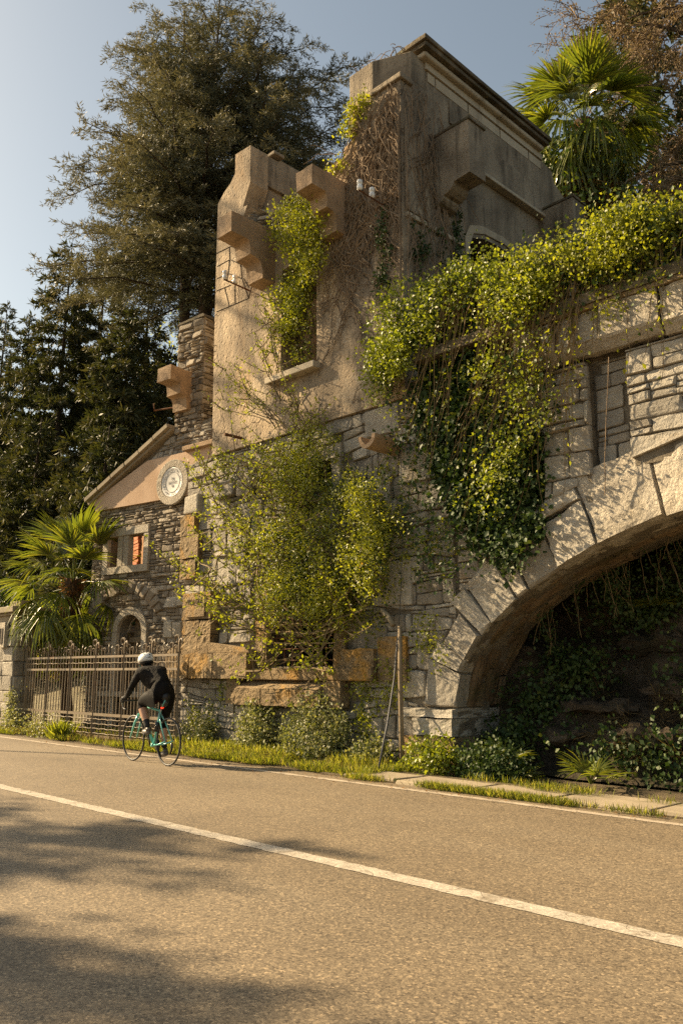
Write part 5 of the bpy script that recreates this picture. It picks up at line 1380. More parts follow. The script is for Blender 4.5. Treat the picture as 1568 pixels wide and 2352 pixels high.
# vine along the balustrade
top = [(1230, 570), (1330, 545), (1450, 470), (1568, 440), (1640, 420), (1640, 700), (1568, 660), (1440, 720), (1300, 740), (1240, 700)]
Ct = lumps(top, 105, YF - .26 - .3 * rng.random(150), 30, .14); up_ = lumps([(1060, 650), (1180, 612), (1300, 572), (1440, 508), (1600, 470), (1600, 520), (1460, 560), (1300, 625), (1190, 660)], 260, YF - .1 - .5 * rng.random(260), 46, .17)
sl2 = []
for k in range(90):
    px = rnd.uniform(1180, 1620); py = 690 - (px - 1180) * .42 + rnd.uniform(-40, 40); L = rnd.uniform(40, 330); a = onY(px, py, YF - .4); b = onY(px + rnd.uniform(-60, 30), py + L * (1 if px < 1330 or k % 3 == 0 else .35), YF - rnd.uniform(.3, .5)); sl2.append(arc(a, b, .05, .05, 8))
wallplant('terrace_vine', 'bright yellow green vine spilling over the terrace balustrade above the arch', [
    ('vineleaf', 'foliage', [clumps(up_, 30, (.11, .09, .07), .052, .75, droop=.2, tint=(.08, .82)), clumps(Ct, 12, (.10, .06, .08), .052, .7, droop=.35, tint=(0, .8))]),
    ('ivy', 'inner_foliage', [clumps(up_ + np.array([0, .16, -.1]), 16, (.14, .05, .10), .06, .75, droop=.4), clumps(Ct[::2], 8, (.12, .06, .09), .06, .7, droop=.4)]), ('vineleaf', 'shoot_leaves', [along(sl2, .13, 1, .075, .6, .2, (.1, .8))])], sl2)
w1 = thing('hanging_shoot', 'single long bare shoot hanging in front of the recessed panel above the arch', 'vine', onY(1396, 830, 9.0)); stems('stem', [arc(onY(1397, 820, 8.85), onY(1386, 1140, 8.95), 0, .012, 8)], .006, .006, M['twig'], w1, 4, False); under(w1)
# shrub growing out of the facade
sl3 = []; root = onY(700, 1500, 9.0)
for (ax, ay, bx, by, dY, sg) in [(700, 1480, 430, 1090, .35, -.02), (690, 1460, 420, 1240, .6, .02), (690, 1450, 425, 1335, .75, .04), (700, 1440, 520, 1400, .8, .05), (700, 1460, 500, 1180, .5, 0), (705, 1440, 560, 1080, .4, 0), (715, 1440, 620, 1030, .3, 0), (720, 1440, 690, 1010, .3, 0), (730, 1440, 780, 1100, .3, .02), (740, 1440, 850, 1160, .35, .03), (740, 1450, 870, 1280, .4, .05), (730, 1460, 820, 1400, .5, .06), (690, 1480, 580, 1530, .7, .05), (710, 1470, 740, 1530, .6, .03)]:
    for k in range(5):
        a = onY(ax + rnd.uniform(-40, 40), ay + rnd.uniform(-30, 20), YF - .1); b = onY(bx + rnd.uniform(-45, 45), by + rnd.uniform(-45, 45), YF - dY * rnd.uniform(.5, 1.2)); l = arc(a, b, sg, .05, 8); sl3.append(l)
        for m in range(3):
            i = rnd.randint(3, 7); v = Vector((rnd.gauss(-.2, .5), rnd.gauss(-.25, .2), rnd.gauss(.1, .4))); sl3.append(arc(l[i], l[i] + v * .9, 0.05, .05, 4))
corep = lumps([(570, 1120), (640, 1060), (720, 1100), (800, 1120), (870, 1160), (870, 1290), (820, 1380), (740, 1440), (680, 1450), (610, 1400), (560, 1320), (540, 1200)], 560, YF - .15 - .5 * rng.random(560), 70, .17)
corr = lumps([(640, 1110), (870, 1130), (880, 1300), (800, 1360), (640, 1340)], 260, YF - .1 - .3 * rng.random(260), 40, .16)
wallplant('wall_shrub', 'large leafy shrub fanning out over the barred window and the inscribed pillar', [
    ('shrub', 'foliage', [clumps(corep, 26, (.09, .08, .08), .048, .6, droop=.15, tint=(.25, 1)), clumps(corr, 18, (.10, .08, .09), .045, .5, droop=.2, tint=(0, .6))]),
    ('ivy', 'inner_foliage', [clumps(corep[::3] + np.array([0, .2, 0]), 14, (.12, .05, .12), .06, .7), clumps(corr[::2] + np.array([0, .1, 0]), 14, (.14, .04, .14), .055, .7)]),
    ('vineleaf', 'young_leaves', [along(sl3, .085, 4, .066, .6, .35, (.0, .75), .025)])], sl3, 'shrub', (.016, .005))
# shrub column up to the tower window
sl4 = []
for (ax, ay, bx, by, dY) in [(660, 1100, 700, 960, .3), (690, 1010, 640, 860, .35), (650, 980, 520, 850, .45), (640, 960, 505, 905, .5), (660, 930, 600, 700, .3), (650, 1060, 560, 990, .4), (640, 1090, 500, 1060, .4), (690, 1050, 745, 930, .3), (640, 900, 585, 780, .3), (660, 1050, 700, 1120, .3), (650, 1100, 560, 1090, .35)]:
    for k in range(4):
        l = arc(onY(ax + rnd.uniform(-20, 20), ay + rnd.uniform(-20, 20), YT - .12), onY(bx + rnd.uniform(-28, 28), by + rnd.uniform(-28, 28), YT - dY * rnd.uniform(.4, 1.2)), -.02, .06, 7); sl4.append(l)
        for m in range(2):
            i = rnd.randint(3, 6); sl4.append(arc(l[i], l[i] + Vector((rnd.gauss(0, .35), rnd.gauss(-.15, .15), rnd.gauss(.05, .3))), .05, .06, 4))
cc = wall_pts([(610, 1040), (660, 1000), (730, 960), (750, 1020), (720, 1130), (640, 1140), (590, 1120)], 190, YT - .1 - .4 * rng.random(190))
wallplant('climbing_shrub', 'straggling shrub climbing from the small window to the tower sill', [('shrub', 'foliage', [clumps(cc, 20, .09, .046, .55, droop=.15, tint=(.1, .95))]), ('ivyl', 'young_leaves', [along(sl4, .08, 3, .055, .6, .2, (.2, 1), .025)])], sl4, 'shrub', (.012, .004))
# vine in the tower window and over the broken wall
vw = wall_pts([(640, 480), (690, 455), (735, 500), (740, 590), (700, 640), (640, 560), (618, 540)], 200, YT - .1 - .45 * rng.random(200)); vw2 = wall_pts([(645, 640), (700, 600), (715, 640), (690, 720), (640, 810), (630, 700), (615, 690)], 200, YT + .1 - .35 * rng.random(200)); vw3 = wall_pts([(680, 640), (722, 620), (722, 820), (650, 850), (650, 720)], 90, YT + .25 - .3 * rng.random(90))
sl5 = []
for k in range(120):
    a = onY(rnd.uniform(640, 725), rnd.uniform(590, 740), YT + .25); sl5.append(arc(a, onY(rnd.uniform(645, 725), rnd.uniform(720, 850), YT + rnd.uniform(.1, .35)), rnd.uniform(-.1, .2), .12, 6))
for k in range(40):
    a = onY(rnd.uniform(630, 740), rnd.uniform(470, 560), YT - .1); sl5.append(arc(a, a + Vector((rnd.gauss(0, .3), rnd.uniform(-.4, .1), rnd.gauss(-.35, .3))), .05, .08, 5))
wallplant('window_vine', 'yellow green vine with red shoots filling the tall tower window', [('vineleaf', 'foliage', [clumps(vw, 24, .10, .054, .75, droop=.2, tint=(.1, 1)), clumps(vw2, 16, .09, .05, .75, droop=.2, tint=(0, .9))]), ('shrub', 'inner_foliage', [clumps(vw3, 10, .1, .06, .7)])], sl5, 'vine', (.009, .004))
tl = wall_pts([(790, 290), (805, 250), (835, 215), (845, 235), (815, 275), (805, 320), (795, 325)], 46, YT - .08); tl2 = wall_pts([(745, 390), (775, 365), (800, 385), (770, 395)], 14, YT - .05)
t_ = thing('tuft_vine', 'small yellow vine clinging to the upper left edge of the tower', 'vine', tuple(tl[0])); leafobj('foliage', [clumps(tl, 12, .07, .065, .75, tint=(.1, 1)), clumps(tl2, 10, .07, .06, .75, tint=(.1, 1))], M['vineleaf'], t_); under(t_)
# bare creeper stems over the right half of the tower
cl = []; q = random.Random(31)
def creep(p, L, spread, n, dz=-1):
    pts = [p]; d = Vector((q.gauss(0, spread), 0, dz)).normalized()
    for i in range(n):
        d = (d + Vector((q.gauss(0, .28), 0, q.gauss(-.05 if dz < 0 else .05, .16)))).normalized(); nx = pts[-1] + d * L / n; nx.y = YT - q.uniform(.012, .07); nx.x = min(XC - .02, max(-9.0 if nx.z > 10.3 else (-9.5 if nx.z > 9.4 else -9.75), nx.x)); pts.append(nx)
    cl.append(pts)
    return pts
for k in range(78):
    x_ = q.uniform(-8.85, -7.9); p = Vector((x_, YT - .03, q.uniform(9.2, 11.0))); m = creep(p, q.uniform(1.0, 2.9), .35, 14)
    for j in range(3):
        i = q.randint(2, 12); creep(m[i], q.uniform(.4, 1.3), .9, 8)
for k in range(26):
    p = Vector((q.uniform(-9.5, -8.3), YT - .03, q.uniform(8.3, 9.3))); m = creep(p, q.uniform(1.2, 2.6), .25, 14)
    for j in range(2): creep(m[q.randint(2, 12)], q.uniform(.3, .9), .9, 7)
cs_ = []
for k in range(70):
    y_ = q.uniform(9.25, 10.3); pts = [Vector((XC + .02, y_, q.uniform(8.0, 11.0)))]; d = Vector((0, q.gauss(0, .3), -1))
    for i in range(12):
        d = (d + Vector((0, q.gauss(0, .25), q.gauss(-.1, .15)))).normalized(); nx = pts[-1] + d * .16; nx.x = XC + q.uniform(.06, .1); nx.y = max(9.2, nx.y); pts.append(nx)
    cs_.append(pts)
cr = thing('bare_creeper', 'dense web of bare grey creeper stems over the right of the tower front', 'creeper', (-8.3, YT, 9)); stems('stems', cl, .013, .004, M['twig'], cr, 4); stems('side_stems', cs_, .011, .005, M['twig'], cr, 3)
tops = []
for k in range(26):
    p = Vector((q.uniform(-9.0, -7.9), q.uniform(YT, 9.4), 11.64)); tops.append(arc(p, p + Vector((q.gauss(0, .12), q.gauss(0, .08), q.uniform(.02, .14))), -.3, .1, 4))
for k in range(14):
    p = Vector((q.uniform(-10.0, -9.0), YT, q.uniform(9.6, 10.3))); tops.append(arc(p, p + Vector((q.gauss(0, .4), q.gauss(-.1, .1), q.uniform(-.1, .35))), -.1, .1, 5))
stems('loose_stems', tops, .009, .004, M['twig'], cr, 3)
gi = wall_pts([(868, 500), (890, 480), (895, 600), (890, 690), (868, 690), (872, 600)], 70, YT - .06); leafobj('green_shoots', [clumps(gi, 8, .05, .06, .75, tint=(0, .9))], M['ivy'], cr); under(cr)
isd = thing('side_ivy', 'strands of ivy on the shaded side of the tower', 'ivy', (XC, 10.4, 7))
pts = []
for (px, py, n, s) in ((965, 590, 40, .13), (1050, 590, 30, .07), (1047, 510, 24, .06), (1015, 590, 16, .06), (1060, 640, 30, .12)):
    c = np.array(onX(px, py, XC + .06)); pts.append(c + rng.normal(size=(n, 3)) * np.array([.02, s, .28]))
leafobj('foliage', [clumps(np.concatenate(pts), 9, .05, .06, .75, out=(1, 0, .1))], M['ivy'], isd); under(isd)
# ---- low growth at the foot of the wall
IVG = 'ivy mounds at the foot of the facade'
for (px, py, rx, rz, Y, n, lab) in ((585, 1690, .48, .85, 8.95, 200, 'leafy ivy mound under the left end of the sloping stone sill'), (720, 1700, .72, .95, 8.85, 330, 'largest pale leaved ivy mound on the verge under the barred window'), (455, 1690, .5, .5, 9.0, 120, 'low ivy mound behind the rear wheel of the bicycle'), (985, 1775, .45, .42, 8.9, 120, 'low weedy ivy clump at the foot of the arch pier'), (1120, 1775, .55, .40, 8.95, 150, 'dark ivy clump where the arch meets the paving'), (850, 1745, .35, .35, 8.9, 80, 'small ivy clump beside the foot of the cable')):
    g = onZ(px, py + 75 if py < 1740 else py + 15, 0); t = thing('ivy_mound', lab, 'ivy', (g.x, Y, 0), IVG)
    d = unit(rng.normal(size=(n, 3))) * rng.random((n, 1)) ** .4; d[:, 2] = np.abs(d[:, 2]); xx = onY(px, py, Y).x
    C = np.array([xx, Y + .05, 0.05]) + d * np.array([rx, .30, rz])
    leafobj('foliage', [clumps(C, 15, .07, .055, .7, droop=.2, tint=(0, 1))], M['pale' if px < 900 else 'ivyl' if px < 1000 else 'ivy'], t); stems('stems', [arc((xx, Y + .2, 0), tuple(C[i]), 0, .05, 4) for i in range(0, n, 8)], .008, .003, M['stem'], t); under(t)
clm = thing('wall_ivy', 'scattered small ivy sprigs clinging to the lower rubble wall', 'ivy', (-12, YF, .5)); cp_ = []
for (px, py, n, s) in ((630, 1600, 26, .08), (440, 1640, 20, .16), (480, 1655, 22, .14), (500, 1600, 12, .12), (535, 1570, 10, .10), (835, 1585, 26, .12), (830, 1640, 22, .12), (840, 1690, 20, .1), (860, 1560, 12, .1), (910, 1560, 26, .14), (890, 1610, 14, .1), (850, 1440, 20, .15), (900, 1350, 20, .2), (960, 1440, 14, .15), (975, 1480, 14, .12), (800, 1330, 20, .2), (500, 1060, 14, .12), (520, 1090, 14, .14), (765, 1010, 10, .1), (880, 1080, 12, .1), (720, 1065, 10, .08), (1010, 1500, 10, .12), (905, 1230, 60, .3), (1000, 1260, 50, .25), (770, 1050, 14, .12)):
    c = np.array(onY(px, py, YF - .09)); cp_.append(c + rng.normal(size=(n, 3)) * np.array([s, .03, s]))
leafobj('foliage', [clumps(np.concatenate(cp_), 9, .05, .05, .7, tint=(0, 1))], M['shrub'], clm); under(clm)
# white flowered weeds by the gate pier
fl_ = thing('flowering_weed', 'pale flowering weeds on the verge before the gate pier', 'weed', (-18.5, 8.2, 0)); cw = np.stack([rng.uniform(-20.5, -16.2, 260), rng.uniform(8.05, 8.5, 260), rng.random(260) ** 2 * .42], 1); leafobj('foliage', [clumps(cw, 10, .07, .05, .8, tint=(.2, 1))], M['pale'], fl_)
cw = np.stack([-19.2 + rng.normal(size=60) * .10, np.full(60, 8.38), rng.random(60) * .95], 1); leafobj('climbing_foliage', [clumps(cw, 9, .06, .05, .8, tint=(.2, 1))], M['pale'], fl_); under(fl_)
# ---- grass
def blades(n, xf, h, tint=(0, 1), W=.075):
    P = xf(n); D = np.stack([rng.normal(size=n) * .45, rng.normal(size=n) * .45, np.ones(n)], 1)
    return leafdata(P, D, h * rng.uniform(.4, 1.3, n), W, None, .04, tint[0] + (tint[1] - tint[0]) * rng.random(n))
def strip(x0, x1, y0, y1, patch=0.0, z=0.0):
    def f(n):
        out = []
        while sum(len(o) for o in out) < n:
            x = rng.uniform(x0, x1, n); y = y0 + (y1 - y0) * rng.random(n)
            k = (np.sin(x * 2.3 + 1) + np.sin(x * 5.1 + 2) + np.sin(x * 0.9) + np.sin(y * 9 + x)) * .25 > patch * 2 - 1 - .0001 + rng.normal(size=n) * .15
            out.append(np.stack([x, y, np.full(n, z)], 1)[k])
        return np.concatenate(out)[:n]
    return f
g = leafobj('verge_grass', [blades(20000, strip(-13.6, -7.6, 7.98, 8.9, .35), .12), blades(9000, strip(-13.4, -8.0, 7.95, 8.3, .45), .08), blades(9000, strip(-24, -13.6, 7.95, 8.5, .5), .12), blades(5000, strip(-13.4, -8, 8.5, 9.2, .3), .19, (.2, 1)),
    blades(5200, strip(-8.0, 0, 7.72, 7.88, .55), .09), blades(900, strip(-8.0, 0, 8.2, 8.5, .7, .04), .10), blades(5000, strip(-20, -14, 8.9, 10, .4), .14)], M['grass'])
g['label'] = 'bright verge grass along the foot of the wall and between the paving slabs'
fl2 = leafobj('fallen_leaves', [leafdata(np.stack([rng.uniform(-16, 0, 520), 7.92 - np.abs(rng.normal(size=520)) * .35, np.full(520, .012)], 1), np.stack([rng.normal(size=520), rng.normal(size=520), np.abs(rng.normal(size=520)) * .12], 1), rng.uniform(.02, .05, 520), .6, np.stack([rng.normal(size=520) * .2, rng.normal(size=520) * .2, np.ones(520)], 1), .05)], M['deadpalm'])
fl2['label'] = 'dry fallen leaves and litter along the edge of the road'
ds = leafobj('dry_stalks', [blades(2600, strip(-20, -8, 8.0, 9.1, .3), .16), blades(700, strip(-8, 0, 7.74, 8.0, .4), .08)], M['dry']); ds['label'] = 'dry straw stalks standing among the green verge grass'
wd = thing('tall_weed', 'upright tuft of broad grass on the verge before the fence', 'weed', (-16.3, 8.1, 0)); leafobj('foliage', [blades(260, lambda n: np.array([-16.3, 8.15, 0]) + rng.normal(size=(n, 3)) * np.array([.1, .06, 0]), .36, (.2, .7), .09)], M['grass'], wd); under(wd)
# growth inside the hollow
dg = []
for k in range(44):
    c = np.array([rng.uniform(-5.6, -2.0), rng.uniform(9.7, 10.6), 0]); c[2] = .1 + (c[1] - 9.65) * 1.5
    n = 60; dg.append(leafdata(c + rng.normal(size=(n, 3)) * .06, np.array([0, -.5, -.2]) + rng.normal(size=(n, 3)) * .6, rng.uniform(.12, .36, n), .03, None, .02))
tg = leafobj('dry_grass', dg, M['dry']); tg['label'] = 'dry straw grass hanging down the rocks in the hollow'
hv = thing('hollow_ivy', 'dark ivy and weeds covering the rocks in the shade of the arch', 'ivy', (-5.5, 9.8, 0.2)); ch_ = []
for (x_, z_, n, s) in ((-6.6, .35, 110, .30), (-6.3, .9, 90, .3), (-5.9, 1.4, 90, .3), (-5.0, .3, 60, .25), (-5.2, 2.1, 70, .3), (-4.2, 2.3, 90, .35), (-3.3, 2.0, 80, .4), (-4.0, 1.2, 50, .4), (-2.9, 1.2, 50, .5), (-5.6, 2.6, 60, .25), (-3.6, .45, 70, .45), (-3.0, .8, 60, .5), (-4.3, .2, 50, .3), (-2.6, .3, 50, .4)):
    c = np.array([x_, 9.58 + z_ * .55, z_ + .05]); ch_.append(c + rng.normal(size=(n, 3)) * np.array([s, .10, s * .6]))
leafobj('foliage', [clumps(np.concatenate(ch_), 10, .08, .07, .7)], M['ivy'], hv)
hang = [arc(p_, Vector(p_) + Vector((rnd.gauss(0, .15), 0, -rnd.uniform(.2, .7))), 0, .05, 5) for p_ in [(x_, rnd.uniform(9.9, 10.25), ZA + B0 * math.sqrt(max(0, 1 - ((x_ - XA) / A0) ** 2)) - .02) for x_ in [rnd.uniform(-6.3, -1.5) for _ in range(90)]]]
leafobj('hanging_foliage', [along(hang, .05, 3, .05, .7, 0, (0, .8), .04)], M['ivy'], hv); stems('stems', hang, .004, .003, M['stem'], hv); under(hv)
vfm = None
FPL = 'young fan palms in the hollow'
for i, (px, py, Y, s, lab) in enumerate(((1155, 1765, 9.35, .36, 'young grey fan palm beside the foot of the arch pier'), (1355, 1800, 9.15, .38, 'young fan palm on the rocks behind the paving slabs'), (1515, 1405, 10.9, .45, 'young fan palm high on the rock bank under the arch'), (1190, 1800, 9.3, .30, 'smallest fan palm, low in the ivy under the arch'))):
    c = onY(px, py, Y); t = thing('young_palm', lab, 'palm', c, FPL)
    for k in range(6):
        fm = frond_mesh(500 + i * 10 + k, s, 12, 2.6, .2, s * .5); fm.materials.append(M['palm']); o = bpy.data.objects.new('frond', fm); COL.objects.link(o); o.parent = t
        az = k * 1.05 + .4 * i; e_ = rnd.uniform(.35, 1.1); X = Vector((math.cos(az) * math.cos(e_), math.sin(az) * math.cos(e_), math.sin(e_))); Y_ = Vector((-math.sin(az), math.cos(az), 0)); o.matrix_basis = Matrix((X, Y_, X.cross(Y_))).transposed().to_4x4()
# trailing green on the terrace hillside behind
bk = thing('terrace_thicket', 'dark thicket of evergreen growth on the terrace behind the palm', 'bush', (-5, 17, 6.5)); n = 700
C = np.stack([rng.uniform(-8.5, 6, n), rng.uniform(15.5, 20, n), 6.0 + rng.random(n) ** 1.3 * 5.5], 1); leafobj('foliage', [clumps(C, 14, .25, .16, .65, tint=(0, .8))], M['ivy'], bk); stems('branches', [arc((C[i][0], C[i][1], 6), tuple(C[i]), 0, .05, 4) for i in range(0, n, 12)], .03, .008, M['bark'], bk); under(bk)
# ------------------------------------------------------------------ the bicycle and its rider
Bf = Vector((-1.04, 0.05, 0)).normalized(); Bl = Vector((-Bf.y, Bf.x, 0)); Bl = Vector((Bf.y * -1, Bf.x, 0))
BO = Vector((-10.53, 6.95, 0)) + Bf * 0.41
b3 = lambda x, y, z: BO + Bf * x + Bl * y + Vector((0, 0, z))
def tp(*pts): return [b3(*p) for p in pts]
M['celeste'] = plain('turquoise_enamel', (0.16, 0.50, 0.43), 0.25)
M['black'] = plain('black_rubber', (0.022, 0.02, 0.019), 0.55)
M['gloss'] = plain('black_carbon', (0.025, 0.024, 0.023), 0.3)
M['steel'] = plain('steel', (0.42, 0.41, 0.39), 0.3, 1.0)
M['tail'] = plain('red_lamp', (0.6, 0.02, 0.01), 0.3, emit=((1.0, 0.03, 0.01), 2.0))
M['white'] = plain('white_shell', (0.74, 0.73, 0.70), 0.3)
M['skin'] = plain('skin', (0.46, 0.26, 0.165), 0.5)
M['cloth'] = surface('black_jersey', [(0, (0.007, 0.006, 0.0055)), (1, (0.016, 0.013, 0.011))], 6, 0.75, 1.0, 12, 0.05, spec=0.15, stretch=(1, 1, 2.5))
M['tights'] = surface('black_tights', [(0, (0.005, 0.0043, 0.0038)), (1, (0.009, 0.0075, 0.0065))], 8, 0.7, 0.25, 40, 0.006, spec=0.12)
M['sock'] = plain('black_sock', (0.018, 0.017, 0.017), 0.85)
M['shoe'] = plain('grey_shoe', (0.10, 0.085, 0.07), 0.45)
BK = thing('road_bicycle', 'turquoise road bicycle with black wheels being ridden along the edge line', 'bicycle', BO)
def bp(name, pts, rad, mat, n=8, parent=None, smooth=True):
    mb = MB(); mb.tube(tp(*pts), rad, n); return mb.build(name, mat, parent or BK, smooth)
def ring(mb, c, R_, r, n=44, m=8, sx=1.0):
    vs = []; fs = []
    for i in range(n):
        t = 2 * math.pi * i / n
        for k in range(m):
            a = 2 * math.pi * k / m; rr = R_ + r * math.cos(a) * sx
            vs.append(b3(c[0] + rr * math.cos(t), c[1] + r * math.sin(a), c[2] + rr * math.sin(t)))
    for i in range(n):
        for k in range(m):
            i2, k2 = (i + 1) % n, (k + 1) % m; fs.append((i * m + k, i2 * m + k, i2 * m + k2, i * m + k2))
    mb.add(vs, fs)
for wx in (-0.41, 0.63):
    c = (wx, 0, .34); mb = MB(); ring(mb, c, .326, .0145); wh = mb.build('wheel', M['black'], BK, True)
    mb = MB(); ring(mb, c, .295, .011, sx=1.9); mb.build('rim', M['gloss'], wh, True)
    mb = MB()
    for k in range(22):
        t = 2 * math.pi * k / 22; s = .022 * (-1) ** k; mb.tube([b3(c[0] + .02 * math.cos(t + .9), s, c[2] + .02 * math.sin(t + .9)), b3(c[0] + .285 * math.cos(t), 0, c[2] + .285 * math.sin(t))], .0016, 3)
    mb.build('spokes', M['steel'], wh, fix=False)
    bp('hub', [(wx, -.05, .34), (wx, .05, .34)], .018, M['gloss'], 10, wh)
    mb = MB(); ring(mb, (wx, .038, .34), .062, .016, 24, 4, 1.0); 
    mb = MB(); vs = [b3(wx + r_ * math.cos(t), .042 + dd, .34 + r_ * math.sin(t)) for dd in (0, .003) for r_ in (.045, .08) for t in np.linspace(0, 2 * math.pi, 25)[:-1]]
    fs = []
    for k in range(24):
        k2 = (k + 1) % 24; fs += [(k, k2, 24 + k2, 24 + k), (48 + k, 72 + k, 72 + k2, 48 + k2), (24 + k, 24 + k2, 72 + k2, 72 + k), (k, 48 + k, 48 + k2, k2)]
    mb.add(vs, fs); mb.build('disc_rotor', M['steel'], wh)
    if wx < 0:
        mb = MB(); mb.tube([b3(wx, -.02, .34), b3(wx, -.05, .34)], [.055, .028], 16); mb.build('cassette', M['steel'], wh)
cel = M['celeste']
bp('top_tube', [(-.145, 0, .765), (.405, 0, .835)], [.016, .02], cel); dt = bp('down_tube', [(0.0, 0, .275), (.43, 0, .735)], [.026, .027], cel, 10)
bp('seat_tube', [(0, 0, .27), (-.15, 0, .79)], .019, cel); bp('head_tube', [(.405, 0, .87), (.445, 0, .71)], .024, cel, 10)
for s in (-1, 1):
    bp('chain_stay', [(0, s * .025, .27), (-.2, s * .05, .29), (-.41, s * .062, .34)], [.014, .012, .010], cel); bp('seat_stay', [(-.135, s * .014, .73), (-.25, s * .045, .58), (-.41, s * .060, .345)], [.011, .010, .009], cel)
    bp('fork_blade', [(.445, s * .03, .70), (.52, s * .052, .56), (.63, s * .055, .34)], [.019, .016, .010], cel)
bp('bottom_bracket', [(0, -.045, .27), (0, .045, .27)], .026, cel, 12)
bp('seat_post', [(-.148, 0, .79), (-.20, 0, .945)], .014, M['gloss'])
mb = MB(); mb.tube(tp((-.33, 0, .965), (-.28, 0, .968), (-.18, 0, .958), (-.06, 0, .950)), [.055, .065, .035, .016], 10); sd_ = mb.build('saddle', M['black'], BK, True)
bp('stem', [(.40, 0, .89), (.49, 0, .905)], .015, M['gloss']); bp('spacer', [(.40, 0, .87), (.396, 0, .90)], .017, M['gloss'])
hb = [(.49, 0, .905)]
for s in (-1, 1):
    bp('handlebar', [(.49, 0, .905), (.49, s * .15, .905), (.505, s * .195, .905), (.58, s * .21, .90), (.615, s * .212, .86), (.605, s * .213, .80), (.55, s * .215, .775), (.48, s * .217, .775)], .0135, M['black'], 8)
    bp('brake_hood', [(.575, s * .21, .91), (.62, s * .21, .925), (.645, s * .21, .955)], [.018, .018, .013], M['black']); bp('brake_lever', [(.635, s * .21, .93), (.655, s * .212, .88), (.645, s * .213, .82)], .007, M['steel'])
bp('chain_ring', [(0, -.052, .27), (0, -.056, .27)], .085, M['gloss'], 24)
bp('crank', [(0, .065, .27), (.055, .075, .43)], [.014, .011], M['gloss']); bp('crank', [(0, -.065, .27), (-.055, -.075, .11)], [.014, .011], M['gloss'])
bp('pedal', [(.055, .08, .43), (.055, .155, .43)], .014, M['gloss']); bp('pedal', [(-.055, -.08, .11), (-.055, -.155, .11)], .014, M['gloss'])
bp('chain', [(0, -.054, .355), (-.41, -.042, .37)], .004, M['steel'], 4); bp('derailleur', [(-.41, -.055, .32), (-.40, -.06, .22), (-.38, -.055, .17)], [.018, .014, .016], M['gloss'])
bp('bottle', [(.09, .0, .43), (.20, 0, .55)], [.034, .034], M['steel'], 12); bp('bottle_cap', [(.205, 0, .555), (.225, 0, .578)], [.024, .016], M['black'], 10); bp('bottle', [(-.045, 0, .47), (-.085, 0, .61)], .033, M['gloss'], 12)
bp('saddle_bag', [(-.30, 0, .92), (-.26, 0, .87), (-.22, 0, .84)], [.045, .050, .03], M['gloss'], 10); bp('bag_strap', [(-.325, .03, .93), (-.29, .045, .86), (-.24, .03, .82), (-.225, 0, .80)], .008, cel, 6)
bp('tail_light', [(-.175, 0, .81), (-.215, 0, .81)], .012, M['tail'], 10); bp('frame_bag', [(.30, 0, .86), (.36, 0, .90), (.37, 0, .94)], [.03, .035, .02], M['black'], 8)
ddir = (b3(0, 0, .275) - b3(.43, 0, .735)).normalized(); nrm = Bl; yv = nrm.cross(ddir)
mt = Matrix((ddir, yv, nrm)).transposed()
text('lettering', 'Bianchi', .075, b3(.235, .0275, .527), mt.to_euler(), M['ink'], dt, .0015)
bpy.context.view_layer.update()
under(BK)
for p_ in BK.children:
    for c in p_.children: c.matrix_parent_inverse = p_.matrix_world.inverted() if p_.type != 'FONT' else c.matrix_parent_inverse

RI = thing('cyclist', 'person in black jersey and tights with white helmet riding the turquoise bicycle', 'person', BO)
J = {}
def limb(): pass
nodes = [('pelvis', (-.20, 0, 1.00), .150), ('waist', (-.10, 0, 1.13), .132), ('chest', (.06, 0, 1.25), .158), ('upper', (.17, 0, 1.315), .135), ('neck', (.275, 0, 1.375), .062), ('head', (.335, .01, 1.465), .088), ('crown', (.35, .01, 1.53), .075), ('jaw', (.385, .02, 1.435), .055),
    ('hipL', (-.19, .10, .985), .128), ('thighL', (.02, .115, .95), .108), ('kneeL', (.215, .115, .88), .068), ('calfL', (.14, .115, .74), .060), ('shinL', (.06, .115, .61), .043), ('ankleL', (.0, .115, .515), .038),
    ('hipR', (-.19, -.10, .97), .128), ('thighR', (-.10, -.11, .80), .104), ('kneeR', (-.01, -.11, .60), .062), ('calfR', (-.065, -.11, .46), .056), ('shinR', (-.10, -.11, .33), .041), ('ankleR', (-.12, -.11, .215), .038),
    ('shL', (.19, .185, 1.315), .078), ('uaL', (.27, .215, 1.20), .055), ('elL', (.345, .235, 1.085), .044), ('faL', (.43, .225, 1.01), .042), ('wrL', (.515, .212, .955), .031), ('palmL', (.575, .21, .935), .034),
    ('shR', (.19, -.185, 1.315), .078), ('uaR', (.27, -.215, 1.20), .055), ('elR', (.345, -.235, 1.085), .044), ('faR', (.43, -.225, 1.01), .042), ('wrR', (.515, -.212, .955), .031), ('palmR', (.575, -.21, .935), .034)]
idx = {n[0]: i for i, n in enumerate(nodes)}
ed = [('pelvis', 'waist'), ('waist', 'chest'), ('chest', 'upper'), ('upper', 'neck'), ('neck', 'head'), ('head', 'crown'), ('head', 'jaw'), ('pelvis', 'hipL'), ('hipL', 'thighL'), ('thighL', 'kneeL'), ('kneeL', 'calfL'), ('calfL', 'shinL'), ('shinL', 'ankleL'), ('pelvis', 'hipR'), ('hipR', 'thighR'), ('thighR', 'kneeR'), ('kneeR', 'calfR'), ('calfR', 'shinR'), ('shinR', 'ankleR'),
    ('upper', 'shL'), ('shL', 'uaL'), ('uaL', 'elL'), ('elL', 'faL'), ('faL', 'wrL'), ('wrL', 'palmL'), ('upper', 'shR'), ('shR', 'uaR'), ('uaR', 'elR'), ('elR', 'faR'), ('faR', 'wrR'), ('wrR', 'palmR')]
me = bpy.data.meshes.new('body'); me.from_pydata([n[1] for n in nodes], [(idx[a], idx[b]) for a, b in ed], [])
